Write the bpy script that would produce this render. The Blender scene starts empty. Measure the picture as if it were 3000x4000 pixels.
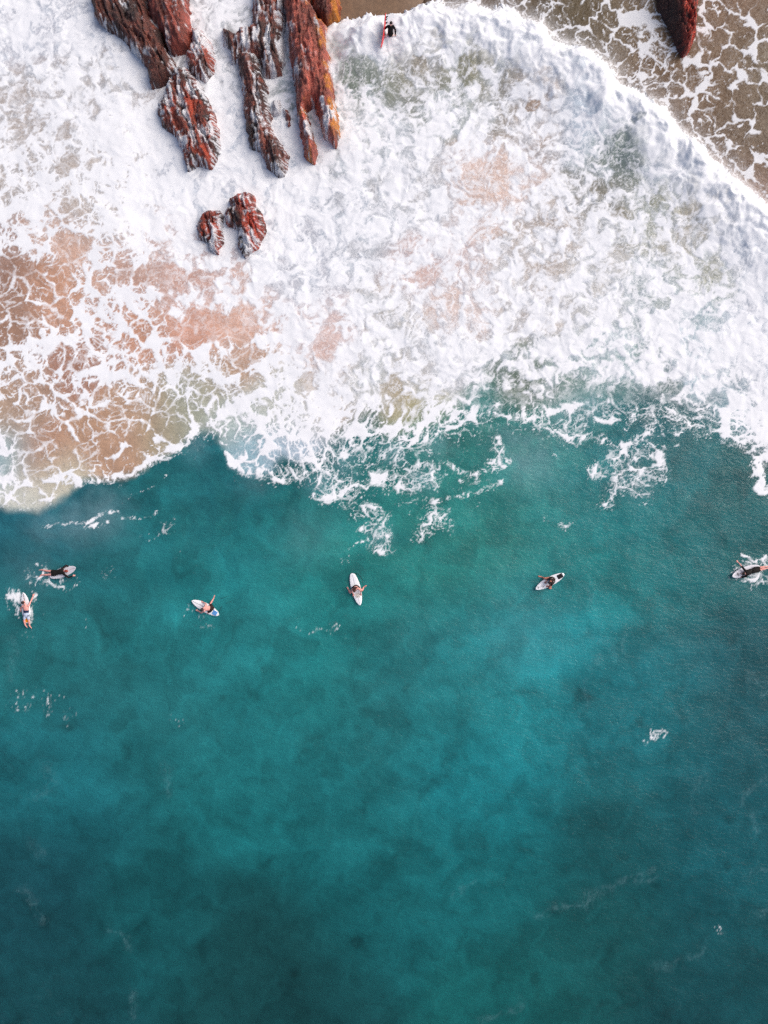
import bpy, bmesh, math, random, time
import numpy as np
from mathutils import Vector, Matrix

# ================================================================ camera, sky, sun, exposure
scene = bpy.context.scene
COL = scene.collection
H_CAM = 40.0                                    # metres above the water
cam_data = bpy.data.cameras.new("camera")
cam_data.sensor_fit = 'VERTICAL'
cam_data.sensor_height = 36.0
cam_data.lens = 24.0                            # 60 m x 45 m of sea fill the frame
cam_data.clip_start = 0.5
cam_data.clip_end = 20000.0
cam = bpy.data.objects.new("camera", cam_data)
COL.objects.link(cam)
cam.location = (0, 0, H_CAM)
cam.rotation_euler = (0, 0, 0)                  # straight down, north up
scene.camera = cam

SUN_ELEV, SUN_AZ = math.radians(42), math.radians(62)     # azimuth clockwise from north (+y)
world = bpy.data.worlds.new("World")
scene.world = world
world.use_nodes = True
wn = world.node_tree
sky = wn.nodes.new("ShaderNodeTexSky")
sky.sky_type = 'NISHITA'
sky.sun_disc = False
sky.sun_elevation = SUN_ELEV
sky.sun_rotation = SUN_AZ
sky.dust_density = 4.0
sky.air_density = 0.6
sky.ozone_density = 1.0
wn.nodes["Background"].inputs["Strength"].default_value = 0.12
wn.links.new(sky.outputs[0], wn.nodes["Background"].inputs[0])

sun_data = bpy.data.lights.new("sun", 'SUN')
sun_data.energy = 1.3
sun_data.angle = math.radians(50)
sun_data.color = (1.0, 0.93, 0.86)
sun = bpy.data.objects.new("sun", sun_data)
COL.objects.link(sun)
sd_ = Vector((math.sin(SUN_AZ) * math.cos(SUN_ELEV), math.cos(SUN_AZ) * math.cos(SUN_ELEV), math.sin(SUN_ELEV)))
sun.rotation_euler = sd_.to_track_quat('Z', 'Y').to_euler()
sun.location = sd_ * 80

vs = scene.view_settings
vs.view_transform = 'Standard'
vs.look = 'None'
vs.gamma = 1.0
vs.use_curve_mapping = False
vs.exposure = 0.46
scene.cycles.max_bounces = 6
scene.cycles.transparent_max_bounces = 6
scene.cycles.use_denoising = False

# ---------------------------------------------------------------- noise tools
F32 = np.float32
def _hash(ix, iy, seed):
    h = (ix.astype(np.uint32) * np.uint32(374761393) + iy.astype(np.uint32) * np.uint32(668265263)
         + np.uint32((seed * 2246822519 + 12345) & 0xffffffff))
    h = (h ^ (h >> np.uint32(13))) * np.uint32(1274126177)
    h = (h ^ (h >> np.uint32(16))) * np.uint32(2246822519)
    return h ^ (h >> np.uint32(15))
_GA = np.linspace(0, 2 * np.pi, 256, endpoint=False)
_GX, _GY = np.cos(_GA).astype(F32), np.sin(_GA).astype(F32)
def gnoise(x, y, seed=0):
    """gradient noise, about -1..1"""
    xf, yf = np.floor(x), np.floor(y)
    ix, iy = xf.astype(np.int32), yf.astype(np.int32)
    fx, fy = (x - xf).astype(F32), (y - yf).astype(F32)
    ux = fx * fx * fx * (fx * (fx * 6 - 15) + 10)
    uy = fy * fy * fy * (fy * (fy * 6 - 15) + 10)
    def g(dx, dy):
        h = (_hash(ix + dx, iy + dy, seed) & np.uint32(255)).astype(np.intp)
        return _GX[h] * (fx - dx) + _GY[h] * (fy - dy)
    a, b = g(0, 0), g(1, 0)
    a += (b - a) * ux
    c, d = g(0, 1), g(1, 1)
    c += (d - c) * ux
    a += (c - a) * uy
    return a * F32(1.5)
def fbm(x, y, seed=0, octaves=4, gain=0.5, lac=2.03):
    s, amp, f, n = 0, 1.0, 1.0, 0.0
    for o in range(octaves):
        s = s + gnoise(x * f + 17.3 * o, y * f - 9.1 * o, seed + 31 * o) * F32(amp)
        n += amp; amp *= gain; f *= lac
    return s / F32(n)
def ridged(x, y, seed=0, octaves=4, gain=0.55, lac=2.1):
    s, amp, f, n = 0, 1.0, 1.0, 0.0
    for o in range(octaves):
        r = 1 - np.abs(gnoise(x * f + 5.7 * o, y * f + 3.3 * o, seed + 57 * o)) * F32(1.35)
        s = s + r * r * F32(amp)
        n += amp; amp *= gain; f *= lac
    return s / F32(n)
def voro(x, y, seed=0, jit=0.9):
    """distance to the nearest cell border (approx) and the nearest-cell hash"""
    xf, yf = np.floor(x), np.floor(y)
    ix, iy = xf.astype(np.int32), yf.astype(np.int32)
    fx, fy = (x - xf).astype(F32), (y - yf).astype(F32)
    f1 = np.full(x.shape, 9, F32); f2 = np.full(x.shape, 9, F32)
    for dy in (-1, 0, 1):
        for dx in (-1, 0, 1):
            h = _hash(ix + dx, iy + dy, seed)
            px = (h & np.uint32(1023)).astype(F32) * F32(jit / 1023) + F32(dx + (1 - jit) / 2)
            py = ((h >> np.uint32(10)) & np.uint32(1023)).astype(F32) * F32(jit / 1023) + F32(dy + (1 - jit) / 2)
            d = np.sqrt((px - fx) ** 2 + (py - fy) ** 2)
            m = d < f1
            f2 = np.where(m, f1, np.minimum(f2, d))
            f1 = np.where(m, d, f1)
    return f2 - f1, f1
def sstep(a, b, x):
    t = np.clip((x - a) / (b - a), 0, 1)
    return t * t * (3 - 2 * t)
def ranked(p, step=37):
    q = np.sort(p.ravel()[::step])
    k = np.linspace(0, len(q) - 1, 400).astype(int)
    return np.interp(p, q[k], np.linspace(0, 1, 400)).astype(F32)
def seg_dist(u, v, pts, closed=False):
    """distance to a polyline, and arc length at the nearest point"""
    pts = np.asarray(pts, float)
    if closed: pts = np.vstack([pts, pts[:1]])
    best = np.full(u.shape, 1e9, F32); arc = np.zeros(u.shape, F32); L = 0.0
    for (ax, ay), (bx, by) in zip(pts[:-1], pts[1:]):
        dx, dy = bx - ax, by - ay
        l2 = dx * dx + dy * dy
        t = np.clip(((u - ax) * dx + (v - ay) * dy) / max(l2, 1e-6), 0, 1)
        d = np.hypot(u - ax - t * dx, v - ay - t * dy).astype(F32)
        m = d < best
        best = np.where(m, d, best)
        arc = np.where(m, L + t * math.sqrt(l2), arc).astype(F32)
        L += math.sqrt(l2)
    return best, arc
def inside(u, v, poly):
    r = np.zeros(u.shape, bool)
    n = len(poly)
    for i in range(n):
        (x1, y1), (x2, y2) = poly[i], poly[(i + 1) % n]
        if y1 == y2: continue
        c = ((y1 > v) != (y2 > v)) & (u < (x2 - x1) * (v - y1) / (y2 - y1) + x1)
        r ^= c
    return r
def sdf(u, v, poly):
    """signed distance, positive inside"""
    d, a = seg_dist(u, v, poly, True)
    return np.where(inside(u, v, poly), d, -d), a
def lin(c):
    c = np.asarray(c, float) / 255
    return np.where(c <= 0.04045, c / 12.92, ((c + 0.055) / 1.055) ** 2.4)

# ---------------------------------------------------------------- survey of the bay (1 unit = 15 mm; u to the east, v to the south)
COVER = """
999888888888899999999865564444
889999888888889999999998556554
888899888888887467668999865655
677888899888887577767889998555
678899999988887888877888998655
767899999999988888878876599865
766799999999998887777887578986
675889999999999878777886677898
775699999999999888887878776899
675778899999887889887788777799
334665578898788887788788887789
254787789998898877888788888889
254676645678788877888888889989
588875645788888888888898898999
675687888567888888777888899999
555766665567777677765667788999
456433334567775466534762254689
532333432455653542222221122337
534342101344433332321233310003
542010000000132121111122100001
000000000000011000000000000000
000000000000000000000000000000
"""
FRONT = [(1240,120),(1285,98),(1330,85),(1385,72),(1440,60),(1510,62),(1570,45),(1627,16),(1680,8),(1735,26),(1790,20),(1845,20),(1917,45),(1990,38),(2045,72),
         (2115,86),(2165,150),(2270,180),(2330,215),(2385,252),(2432,334),(2530,380),(2585,408),(2640,488),(2712,542),(2766,606),
         (2857,678),(2929,741),(3000,800),(3120,910),(3300,1080),(3700,1400)]
EDGE = [(-900,1930),(-300,1990),(20,1985),(60,1990),(150,1995),(215,1968),(262,1930),(320,1885),(411,1870),(517,1850),(597,1810),(663,1775),(723,1722),
        (776,1680),(850,1690),(888,1770),(905,1825),(960,1850),(1050,1840),(1100,1785),(1200,1800),(1250,1760),(1330,1690),
        (1400,1640),(1475,1600),(1480,1665),(1540,1680),(1600,1660),(1700,1640),(1780,1590),(1850,1540),(1920,1505),(1960,1570),
        (2060,1600),(2180,1590),(2300,1540),(2440,1520),(2540,1530),(2700,1580),(2800,1610),(2900,1690),(2960,1755),(3010,1800),(3300,1900),(4000,2000)]
TEAL = """100 2030 42 108 126;800 1790 26 102 116;500 1950 28 106 114;700 2100 30 120 125;300 2300 35 110 115;50 2500 40 115 120;900 2300 35 130 135
1350 2150 40 135 130;1600 2000 45 140 135;1800 1900 55 140 135;2050 1800 62 150 150;2300 1750 40 120 135;2600 1700 25 90 100;2900 1800 25 95 100
2850 2000 20 95 100;2300 2050 30 125 125;1900 2150 50 120 110;2600 2050 25 120 125;2050 2500 30 148 158;1500 2600 38 105 110;900 2550 42 140 145
1000 2590 30 100 105;1200 2500 35 148 148;600 2800 35 105 110;1800 2700 38 130 135;2500 2800 30 115 125;2950 2700 20 80 90;200 3000 35 110 120
1000 3000 35 120 125;1900 3100 33 132 142;2400 3300 28 85 90;2800 3300 25 95 105;2900 3100 25 85 95;100 3500 30 75 85;600 3600 28 90 95
1000 3800 30 75 78;1500 3500 30 105 110;1900 3400 33 115 120;2300 3700 30 90 92;2900 3800 28 85 92;200 3950 32 80 88;1200 3950 28 78 82
2000 3950 30 105 105;2800 3950 25 75 82;1450 3250 33 110 115;1380 1660 30 85 95;1420 1760 40 110 115;2000 1700 50 120 110;2150 1650 70 130 120
250 1990 30 90 110;1180 1880 25 105 110;680 1900 24 98 102;1600 1780 45 115 105"""
SURF = """150 120 195 197 205;200 350 180 172 165;100 600 175 165 155;350 800 185 175 165;50 1080 150 110 88;270 970 206 168 146;60 1250 155 115 90
250 1200 200 152 124;200 1100 192 138 102;570 1080 190 150 130;680 1080 200 160 145;540 1280 196 142 112;760 1290 206 150 124;930 1270 216 172 150
290 1400 165 115 90;40 1600 175 150 125;150 1780 178 126 92;90 1530 170 135 110;420 1700 180 140 108;550 1600 180 145 115;650 1650 160 150 120
720 1590 150 160 140;930 1430 185 145 115;820 1520 170 165 140;900 1620 165 185 180;1050 1550 190 195 180;1150 1600 195 200 195;1000 1780 130 175 188
1120 1770 165 188 205;200 1870 200 195 170;120 1950 205 208 195;30 1780 150 185 190;1280 1340 215 185 175;1540 1520 175 155 125;1600 1600 165 165 120
1450 1480 190 195 190;1250 1530 200 185 170;1700 1400 200 200 200;1650 1060 210 180 170;1750 1180 215 195 185;1550 1250 185 180 170;1900 720 212 186 172
1600 750 195 195 195;1400 280 92 112 98;1530 300 115 125 110;1640 260 130 120 100;1820 280 120 120 88;1750 350 130 140 130;1960 380 140 140 130
2080 420 150 125 105;1450 550 180 185 185;2450 580 85 112 108;2480 700 90 112 108;2400 800 120 115 100;2550 800 150 155 130;2700 900 165 160 145
2780 1070 160 165 145;2300 1100 190 190 185;2150 950 180 170 160;2100 1150 190 180 170;2600 1180 150 165 165;2750 1270 140 170 178;2000 1550 55 90 70
2080 1500 80 105 85;2200 1520 90 130 125;2400 1480 110 150 145;2600 1510 70 105 105;2800 1560 75 108 120;2750 1400 190 205 210;2900 1300 200 205 215
1500 150 195 203 215;2000 100 205 212 220;2300 400 180 198 212;2600 650 195 203 210;2900 1000 195 203 215;1200 1000 195 198 205;900 700 200 205 215;1400 900 190 195 200"""
BROWN = """1450 30 135 105 78;1800 10 125 105 82;2100 30 125 110 90;2250 80 115 110 80;2350 130 130 115 90;2600 280 140 118 95;2480 60 150 135 120
2750 60 140 110 85;2900 50 150 115 90;2950 200 125 120 100;2800 300 150 118 90;2650 400 130 105 80;2900 500 125 105 80;2850 650 135 105 85;2980 600 105 95 70
2950 780 185 135 115"""
WINDOWS = """275 970 70 58 .9;240 1095 48 32 .9;90 1090 75 52 .9;225 1195 52 52 1;570 1080 44 42 .9;675 1085 58 45 1;480 1070 40 42 .7;790 1080 48 36 .6;525 1270 38 26 .9
700 1290 45 52 .9;820 1275 58 58 1;940 1270 50 62 1;258 1382 30 42 1;322 1375 24 28 1;300 1432 44 26 .9;160 1768 62 72 1;100 1800 46 52 .8;410 1690 48 62 .9
482 1650 42 62 .9;548 1600 40 62 .9;330 1780 42 58 .8;395 1540 36 32 .8;280 1640 46 36 .8;70 1620 52 32 .7;160 1650 52 36 .8;640 1590 36 52 .9;900 1430 52 40 .9
975 1390 54 36 .9;740 1480 36 26 .8;690 1650 42 62 .8;820 1530 52 36 .7;30 1150 56 82 .9;40 1260 62 62 .9;110 1280 42 42 .7;1280 1340 46 56 .9;1532 1512 38 38 1
1600 1605 46 62 .9;1190 1490 32 32 .7;1660 1080 42 46 .8;1750 1170 52 72 .6;1680 1250 26 46 .8;1900 700 74 84 .55;1935 912 34 15 .9;1400 285 72 58 1.1;1530 302 26 32 .9
1640 262 26 32 .8;1730 312 26 28 .9;1822 272 32 46 1;2430 565 36 48 1.1;2440 640 60 36 1.1;2440 705 60 26 1;2332 732 30 26 1;2080 415 22 20 1;2570 785 36 26 .8
2700 830 40 30 .7;2780 1065 40 40 .8;2720 920 36 46 .6;2590 1185 26 18 .9;2750 1265 60 30 .9;2350 1120 60 30 .6;200 1130 30 22 .8;60 490 40 22 .5;150 240 20 16 .5;250 225 20 20 .3
310 800 60 34 .5;260 660 34 34 .5;120 420 24 20 .6;250 520 22 30 .6;60 250 34 30 .5;160 240 24 14 .6;260 60 26 20 .4;1390 970 28 28 1;1110 1035 40 30 .6;1150 1100 30 26 .6
1460 720 30 40 .4;1330 800 20 46 .5;2000 640 60 40 .4;2150 860 30 16 .7;2430 830 34 16 .9;2440 980 40 30 .6;2260 970 30 26 .5;2100 870 20 14 .7;2080 1050 30 24 .6;2160 1040 34 24 .6
1860 230 24 24 .6;2010 300 26 20 .6;2190 1050 30 14 .6;120 1250 26 30 .6;560 1380 34 30 .6;450 1340 30 34 .6;380 1340 26 26 .5;60 1700 40 24 .6;1560 300 20 30 .6;1480 1240 24 18 .5
2000 1550 60 30 1;2080 1500 50 22 .8;2230 1520 60 40 .8;2620 1510 50 26 1;2800 1560 36 36 1
2195 345 26 16 .8;2225 370 30 18 .9;2265 405 34 18 1;2310 440 30 18 .9;2360 455 24 14 .6;2200 235 22 12 .5;2250 270 26 14 .6;2480 480 26 14 .7;2020 130 30 14 .4;2060 170 30 14 .5
2700 720 20 30 .4;2850 900 20 40 .45;2920 1000 22 40 .4;2860 1140 24 40 .45;2930 1180 30 30 .45;2640 600 24 16 .4;1560 130 20 16 .4;1700 150 24 14 .4;1330 190 40 30 .4;1850 190 30 16 .4;2120 300 26 16 .4"""
MILKS = """1545 1765 50 .35;1700 1730 70 .22;2060 1790 110 .3;1980 1700 60 .2;2200 1650 80 .25;2300 1600 60 .35;1870 1600 80 .2;1340 1800 60 .3;1250 1880 60 .25;1480 2090 50 .2;400 2010 90 .34
300 2040 90 .28;180 2060 70 .2;2730 1520 60 .4;2840 1590 70 .4;2900 1640 60 .4;1650 1870 50 .3;2470 1860 90 .14;760 1740 60 .2;1000 1880 60 .12;120 2230 90 .1;1200 2100 120 .08;2050 2450 200 .07"""
CLUSTERS = """1370 1910 75 .5;1480 1880 85 .42;1640 1850 85 .6;1600 1905 65 .55;1290 1900 75 .36;1455 2030 62 .52;1480 2100 48 .36;1503 2140 36 .3;1690 2030 72 .34
1640 2085 48 .2;1950 1800 52 .42;1930 1760 42 .34;1850 1880 85 .3;2420 1780 62 .45;2500 1800 92 .5;2440 1870 72 .45;2540 1830 72 .45;2340 1840 52 .36;2380 1940 62 .28
2500 1920 62 .28;2380 1640 38 .4;2452 1660 20 .4;2560 1680 32 .34;2700 1680 42 .34;2845 1700 52 .5;2240 1715 42 .4;2170 1780 26 .3;2350 1720 32 .36;2200 2050 42 .12
2120 2030 32 .1;1270 2460 44 .1;1310 2440 40 .09;1240 2600 40 .04;2110 2520 28 .07;680 2800 62 .07;100 2740 82 .12;220 2770 82 .1;2560 2860 42 .15;2520 2890 32 .07
2220 3250 42 .05;2800 3640 42 .05;650 2060 40 .16;560 2100 50 .08;700 2150 60 .06;420 2250 90 .05;300 2430 70 .06;800 2420 60 .06;1340 2190 25 .14;1400 2180 30 .06
140 2250 60 .12;250 2280 60 .14;60 2340 50 .2;110 2400 60 .13;760 2390 45 .14;2950 2230 70 .18;2900 2250 50 .12;2150 2270 40 .04;90 2480 40 .1;860 2330 30 .03;2960 2200 40 .15"""
STRANDS = [([(0,1871),(86,1884),(219,1871),(318,1884),(411,1864),(517,1844),(597,1805),(663,1771),(723,1718),(776,1665),(835,1639),(928,1586),(995,1546),(1061,1520)],15,.6),
    ([(888,1771),(908,1825),(961,1851),(1034,1831),(1054,1842),(1078,1873),(1120,1885),(1181,1850),(1265,1818)],9,.5),
    ([(1145,1850),(1223,1800),(1300,1780)],8,.4),([(1223,1933),(1289,1945),(1362,1909),(1440,1885),(1540,1865)],14,.5),([(1223,1933),(1245,1870),(1290,1840)],9,.4),
    ([(1300,1880),(1330,1930),(1290,1945)],12,.4),([(1440,1885),(1470,1840),(1540,1870)],9,.3),([(1680,1960),(1760,1945),(1880,1920),(1960,1880)],10,.35),
    ([(1730,1800),(1800,1840),(1850,1850),(1940,1830)],9,.35),([(1940,1700),(1955,1760),(1930,1840),(1990,1800)],12,.4),
    ([(2200,1700),(2250,1722),(2310,1705)],12,.5),([(2330,1640),(2370,1650),(2405,1620)],10,.55),([(2370,1560),(2365,1620)],6,.4),
    ([(2440,1680),(2470,1630)],9,.4),([(2640,1700),(2700,1650),(2740,1620)],9,.35),([(2780,1690),(2840,1660),(2950,1640)],10,.35),
    ([(2430,1740),(2500,1710),(2530,1690)],10,.5),([(2480,1730),(2485,1800)],8,.35),([(2560,1800),(2590,1750),(2640,1740)],10,.4),
    ([(2962,1800),(2955,1850),(2970,1900),(3010,1925),(3080,1900)],22,.8),([(2985,1790),(3030,1770),(3100,1780)],20,.8),
    ([(2060,1640),(2180,1600),(2300,1570)],12,.4),([(1900,1600),(2000,1640),(2060,1610)],8,.3),([(1470,1620),(1400,1690),(1340,1770)],10,.35),
    ([(1500,1660),(1560,1710),(1640,1720),(1740,1680),(1800,1610)],16,.45),([(1900,1520),(2000,1510),(2100,1460),(2220,1440)],14,.4),([(1930,1590),(2000,1545),(2130,1500)],12,.4),
    ([(160,2062),(230,2045),(330,2040),(400,2010),(470,2000)],9,.3),([(480,2030),(590,2020),(610,2000)],7,.25),([(330,2060),(420,2040)],10,.25),
    ([(480,1975),(520,1930),(600,1900),(660,1850)],6,.14),([(600,2110),(660,2060),(690,2010)],6,.14),([(1490,2160),(1520,2130),(1515,2100)],8,.4),
    ([(1165,2450),(1210,2468),(1260,2455)],6,.3),([(1330,2160),(1380,2130),(1440,2100)],5,.15),([(190,2270),(230,2295),(275,2303),(300,2290)],5,.45),
    ([(195,2270),(200,2245),(240,2240)],6,.35),([(82,2312),(84,2340),(80,2365)],7,.5),([(135,2312),(142,2322),(134,2340)],9,.6),([(124,2360),(124,2400),(120,2430)],6,.5),
    ([(62,2385),(70,2370),(78,2380),(64,2400)],8,.5),([(2900,2165),(2930,2185),(2950,2200),(2960,2190)],4,.6),([(2905,2270),(2915,2265),(2950,2260)],8,.35),
    ([(2960,2200),(2985,2185),(3000,2170)],6,.35),([(2970,2270),(3000,2262)],10,.3),([(140,2205),(160,2210)],6,.5),([(170,2230),(165,2250),(150,2255)],5,.4)]
BANDS = [([(2560,3420),(2430,3470),(2330,3500),(2150,3560),(2100,3580)],22,.14),([(2540,3380),(2470,3440),(2420,3460)],14,.12),([(1870,3450),(1780,3500)],14,.1),
    ([(2760,3700),(2650,3760),(2560,3790)],18,.1),([(2040,3900),(1960,3950),(1880,3990)],20,.1),([(90,3480),(140,3540),(160,3590)],22,.12),([(410,3630),(470,3660),(520,3720)],20,.12),
    ([(520,3960),(530,3920),(510,3850)],20,.12),([(2320,2560),(2310,2650),(2280,2740)],16,.1),([(2440,2480),(2430,2570)],20,.1),([(2650,2780),(2680,2830)],16,.12),
    ([(2940,2640),(2990,2720)],28,.16),([(2900,3130),(2940,3060),(3000,3030)],16,.14),([(2960,3180),(2950,3240)],24,.12),([(2990,3400),(2920,3430)],14,.12),([(3000,3540),(2970,3580)],14,.14),
    ([(180,3000),(200,3060),(150,3110)],40,.08),([(650,3000),(660,3080)],36,.09),([(2260,2300),(2330,2350)],24,.1),([(2720,2400),(2750,2330),(2800,2280)],20,.1),
    ([(2780,2130),(2820,2070),(2850,2020)],12,.1),([(2300,2480),(2400,2540)],30,.08),([(2750,3050),(2700,3180)],40,.07),([(40,2500),(60,2560),(50,2640)],30,.08),([(120,3280),(180,3330)],30,.08)]
ROCKS = {}  # outlines are filled in with the rocks below

def _pts(t):
    return [tuple(float(a) for a in r.split()) for r in t.replace('\n', ';').split(';') if r.strip()]
def blend_points(u, v, table, sig):
    """smooth interpolation of surveyed colours"""
    P = _pts(table)
    w = np.zeros(u.shape, F32) + F32(1e-12)
    acc = np.zeros(u.shape + (3,), F32)
    for (pu, pv, r, g, b) in P:
        d2 = (u - pu) ** 2 + (v - pv) ** 2
        k = (np.exp(-d2 / (2 * sig * sig)) + 2e-3 / (1 + d2 / (sig * sig)) ** 2).astype(F32)
        w += k
        acc += k[..., None] * lin((r * (.85 if table is TEAL else 1), g, b)).astype(F32)
    return acc / w[..., None]
def grid_lookup(u, v, txt, cell=100.0):
    G = np.array([[int(c) for c in r] for r in txt.split()], F32) / 9
    # smooth bicubic-like sampling: a quintic fade between cell centres
    gx = np.clip(u / cell - 0.5, 0, G.shape[1] - 1.001); gy = np.clip(v / cell - 0.5, 0, G.shape[0] - 1.001)
    ix, iy = gx.astype(int), gy.astype(int)
    fx, fy = gx - ix, gy - iy
    fx = fx * fx * (3 - 2 * fx); fy = fy * fy * (3 - 2 * fy)
    return (G[iy, ix] * (1 - fx) * (1 - fy) + G[iy, ix + 1] * fx * (1 - fy) + G[iy + 1, ix] * (1 - fx) * fy + G[iy + 1, ix + 1] * fx * fy).astype(F32)

def coarse(fn, u, v, step):
    """evaluate a slowly varying field on every step-th row and column of the sheet and interpolate"""
    if u.ndim != 2: return fn(u, v)
    ri = np.unique(np.r_[0:u.shape[0]:step, u.shape[0] - 1]); ci = np.unique(np.r_[0:u.shape[1]:step, u.shape[1] - 1])
    c = fn(u[np.ix_(ri, ci)], v[np.ix_(ri, ci)])
    def up(a, idx, n, ax):
        k = np.clip(np.searchsorted(idx, np.arange(n), side='right') - 1, 0, len(idx) - 2)
        t = ((np.arange(n) - idx[k]) / (idx[k + 1] - idx[k])).astype(F32)
        sh = [1] * a.ndim; sh[ax] = n
        t = t.reshape(sh)
        return np.take(a, k, ax) * (1 - t) + np.take(a, k + 1, ax) * t
    return up(up(c, ri, u.shape[0], 0), ci, u.shape[1], 1).astype(F32)

def bilin(A, x, y):
    x = np.clip(x, 0, A.shape[1] - 1.001); y = np.clip(y, 0, A.shape[0] - 1.001)
    ix, iy = x.astype(np.int32), y.astype(np.int32)
    fx, fy = (x - ix).astype(F32), (y - iy).astype(F32)
    k = iy * A.shape[1] + ix; a = A.ravel()
    p = a.take(k); p += (a.take(k + 1) - p) * fx
    q = a.take(k + A.shape[1]); q += (a.take(k + A.shape[1] + 1) - q) * fx
    return p + (q - p) * fy
FIB0, FIBD, BAND = (-120.0, -140.0), 3.3, 9.0
def fibres(FIBD, bands=False):
    """bubbles dragged into strings by the swirling backwash: fine noise smeared along a turbulent flow"""
    nx, ny = int(3260 / FIBD), int(2180 / FIBD)
    u, v = np.meshgrid(np.arange(nx, dtype=F32) * FIBD + FIB0[0], np.arange(ny, dtype=F32) * FIBD + FIB0[1])
    X, Y = u * F32(.015), v * F32(.015)
    def psi():
        p = 1.5 * fbm(X * .22, Y * .22, 401, 2) + .85 * fbm(X * .62 + .3, Y * .62, 402, 2) + .34 * fbm(X * 1.5, Y * 1.5, 403, 2)
        return p + .20 * (X * .6 + Y)                       # a slow drift, mostly down and to the left
    P = psi()
    gy, gx = np.gradient(P)
    fu, fv = gy, -gx
    m = np.sqrt(fu * fu + fv * fv) + 1e-6
    fu, fv = (fu / m).astype(F32), (fv / m).astype(F32)
    if bands: n = gnoise(X * 2.2, Y * 2.2, 407) + 1.0 * gnoise(X * 1.1, Y * 1.1, 408)
    else: n = .55 * gnoise(X * 10, Y * 10, 404) + gnoise(X * 5.5, Y * 5.5, 405) + .8 * gnoise(X * 2.6, Y * 2.6, 406)
    acc = n.copy(); w = 1.0
    I, J = np.meshgrid(np.arange(nx, dtype=F32), np.arange(ny, dtype=F32))
    for sg in (1, -1):
        px, py = I.copy(), J.copy()
        for k in range(15):
            a, b = bilin(fu, px, py), bilin(fv, px, py)
            px += a * F32(sg * 1.25); py += b * F32(sg * 1.25)
            kk = F32(1 - k / 16); acc += bilin(n, px, py) * kk; w += kk
    r = ranked(acc.astype(F32))
    return r
FIB = fibres(FIBD)
BND = fibres(BAND, True)
def water_fields(u, v):
    """returns colour of the water body (linear), foam cover 0..1, height in metres, foam thickness"""
    u = u.astype(F32); v = v.astype(F32)
    S = F32(0.015)
    X, Y = u * S, v * S
    # warps in metres
    wx = fbm(X * 0.45, Y * 0.45, 1, 3) ; wy = fbm(X * 0.45 + 50, Y * 0.45, 2, 3)
    sx = fbm(X * 1.9, Y * 1.9, 3, 3); sy = fbm(X * 1.9 + 31, Y * 1.9, 4, 3)
    uw, vw = u + 22 * wx + 9 * sx, v + 22 * wy + 9 * sy
    # --- regions
    fd, farc = seg_dist(u, v, FRONT)
    fpoly = FRONT + [(4200, 3000), (3000, 6000), (-3000, 6000), (-3000, -2500), (1240, -2500)]
    fsd = np.where(inside(u, v, fpoly), fd, -fd)          # + on the seaward side of the bore
    jag = 34 * fbm(farc / 70, fd * 0 + .5, 11, 2) + 18 * np.abs(gnoise(farc / 15, fd / 50, 12)) + 11 * gnoise(farc / 6.0, fd / 30, 13) + 12 * sx
    front = sstep(-9, 13, fsd + jag - 8)
    ed, earc = seg_dist(uw, vw, EDGE)
    epoly = EDGE + [(4000, -4000), (-3000, -4000), (-3000, 1930)]
    esd = np.where(inside(uw, vw, epoly), ed, -ed)        # + on the surf side
    soft = 24 + 45 * sstep(1150, 1500, u) 
    surf = sstep(-1, 1, (esd + 14 * sy) / soft)
    # --- water colour
    teal = coarse(lambda a, b: blend_points(a, b, TEAL, 170.0), u, v, 12)
    srf = coarse(lambda a, b: blend_points(a, b, SURF, 65.0), u, v, 6)
    brn = coarse(lambda a, b: blend_points(a, b, BROWN, 110.0), u, v, 12)
    n1 = fbm(X * 0.22, Y * 0.3, 21, 4); n2 = fbm(X * 0.9 + 2 * wx, Y * 0.9, 22, 4)
    spots = sstep(.42, .75, fbm(X * 0.55 + 9, Y * 0.55, 23, 2)) * sstep(2350, 2900, v)
    n3 = fbm(X * .42 + 1.2 * wx, Y * .55 + 1.2 * wy, 25, 3)
    teal = teal * (1 + .30 * n1 + .20 * n2 + .46 * n3 - .34 * spots)[..., None] * np.array([1.0, 1.17, 1.13], F32) * (1 - .16 * sstep(2900, 4000, v))[..., None]
    teal = teal * (1 + np.stack([.35 * n2, .04 * n2, -.04 * n2], -1) * sstep(2700, 1900, v)[..., None])
    srf = srf * .88 + lin((214, 206, 200)).astype(F32) * .12
    srf = srf * (1 + .12 * n2 + .16 * sx)[..., None]
    brn = brn * np.array([.50, .43, .33], F32) * (1 + .18 * n2 + .12 * sx + .05 * fbm(X * 7, Y * 7, 24, 2) + .16 * fbm(X * .5 + wx, Y * .5 + wy, 26, 3))[..., None]
    sw = fbm((X * .8 - Y * .6) * .07, (X * .6 + Y * .8) * .42, 27, 3)
    teal = teal * (1 + .30 * sw)[..., None]
    teal = teal + (lin((120, 175, 178)).astype(F32) - teal) * (np.clip(.07 + .05 * n1, 0, .2) * sstep(3500, 2300, v))[..., None]
    col = teal + (srf - teal) * surf[..., None]
    col = brn + (col - brn) * front[..., None]
    # --- foam cover
    ax, ay = X + .55 * wx, Y + .55 * wy
    c1x, c1y = fbm(ax * 1.3, ay * 1.3, 44, 2), fbm(ax * 1.3 + 40, ay * 1.3, 45, 2)
    c2x, c2y = fbm(ax * 3.1, ay * 3.1, 46, 2), fbm(ax * 3.1 + 40, ay * 3.1, 47, 2)
    teals = 1 - surf
    wa = .25 + .13 * (1 - front) + .06 * teals
    bx, by = ax + wa * c1x + (wa * .36 - .02) * c2x, ay + wa * c1y + (wa * .36 - .02) * c2y
    f = grid_lookup(uw, vw, COVER)
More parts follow.
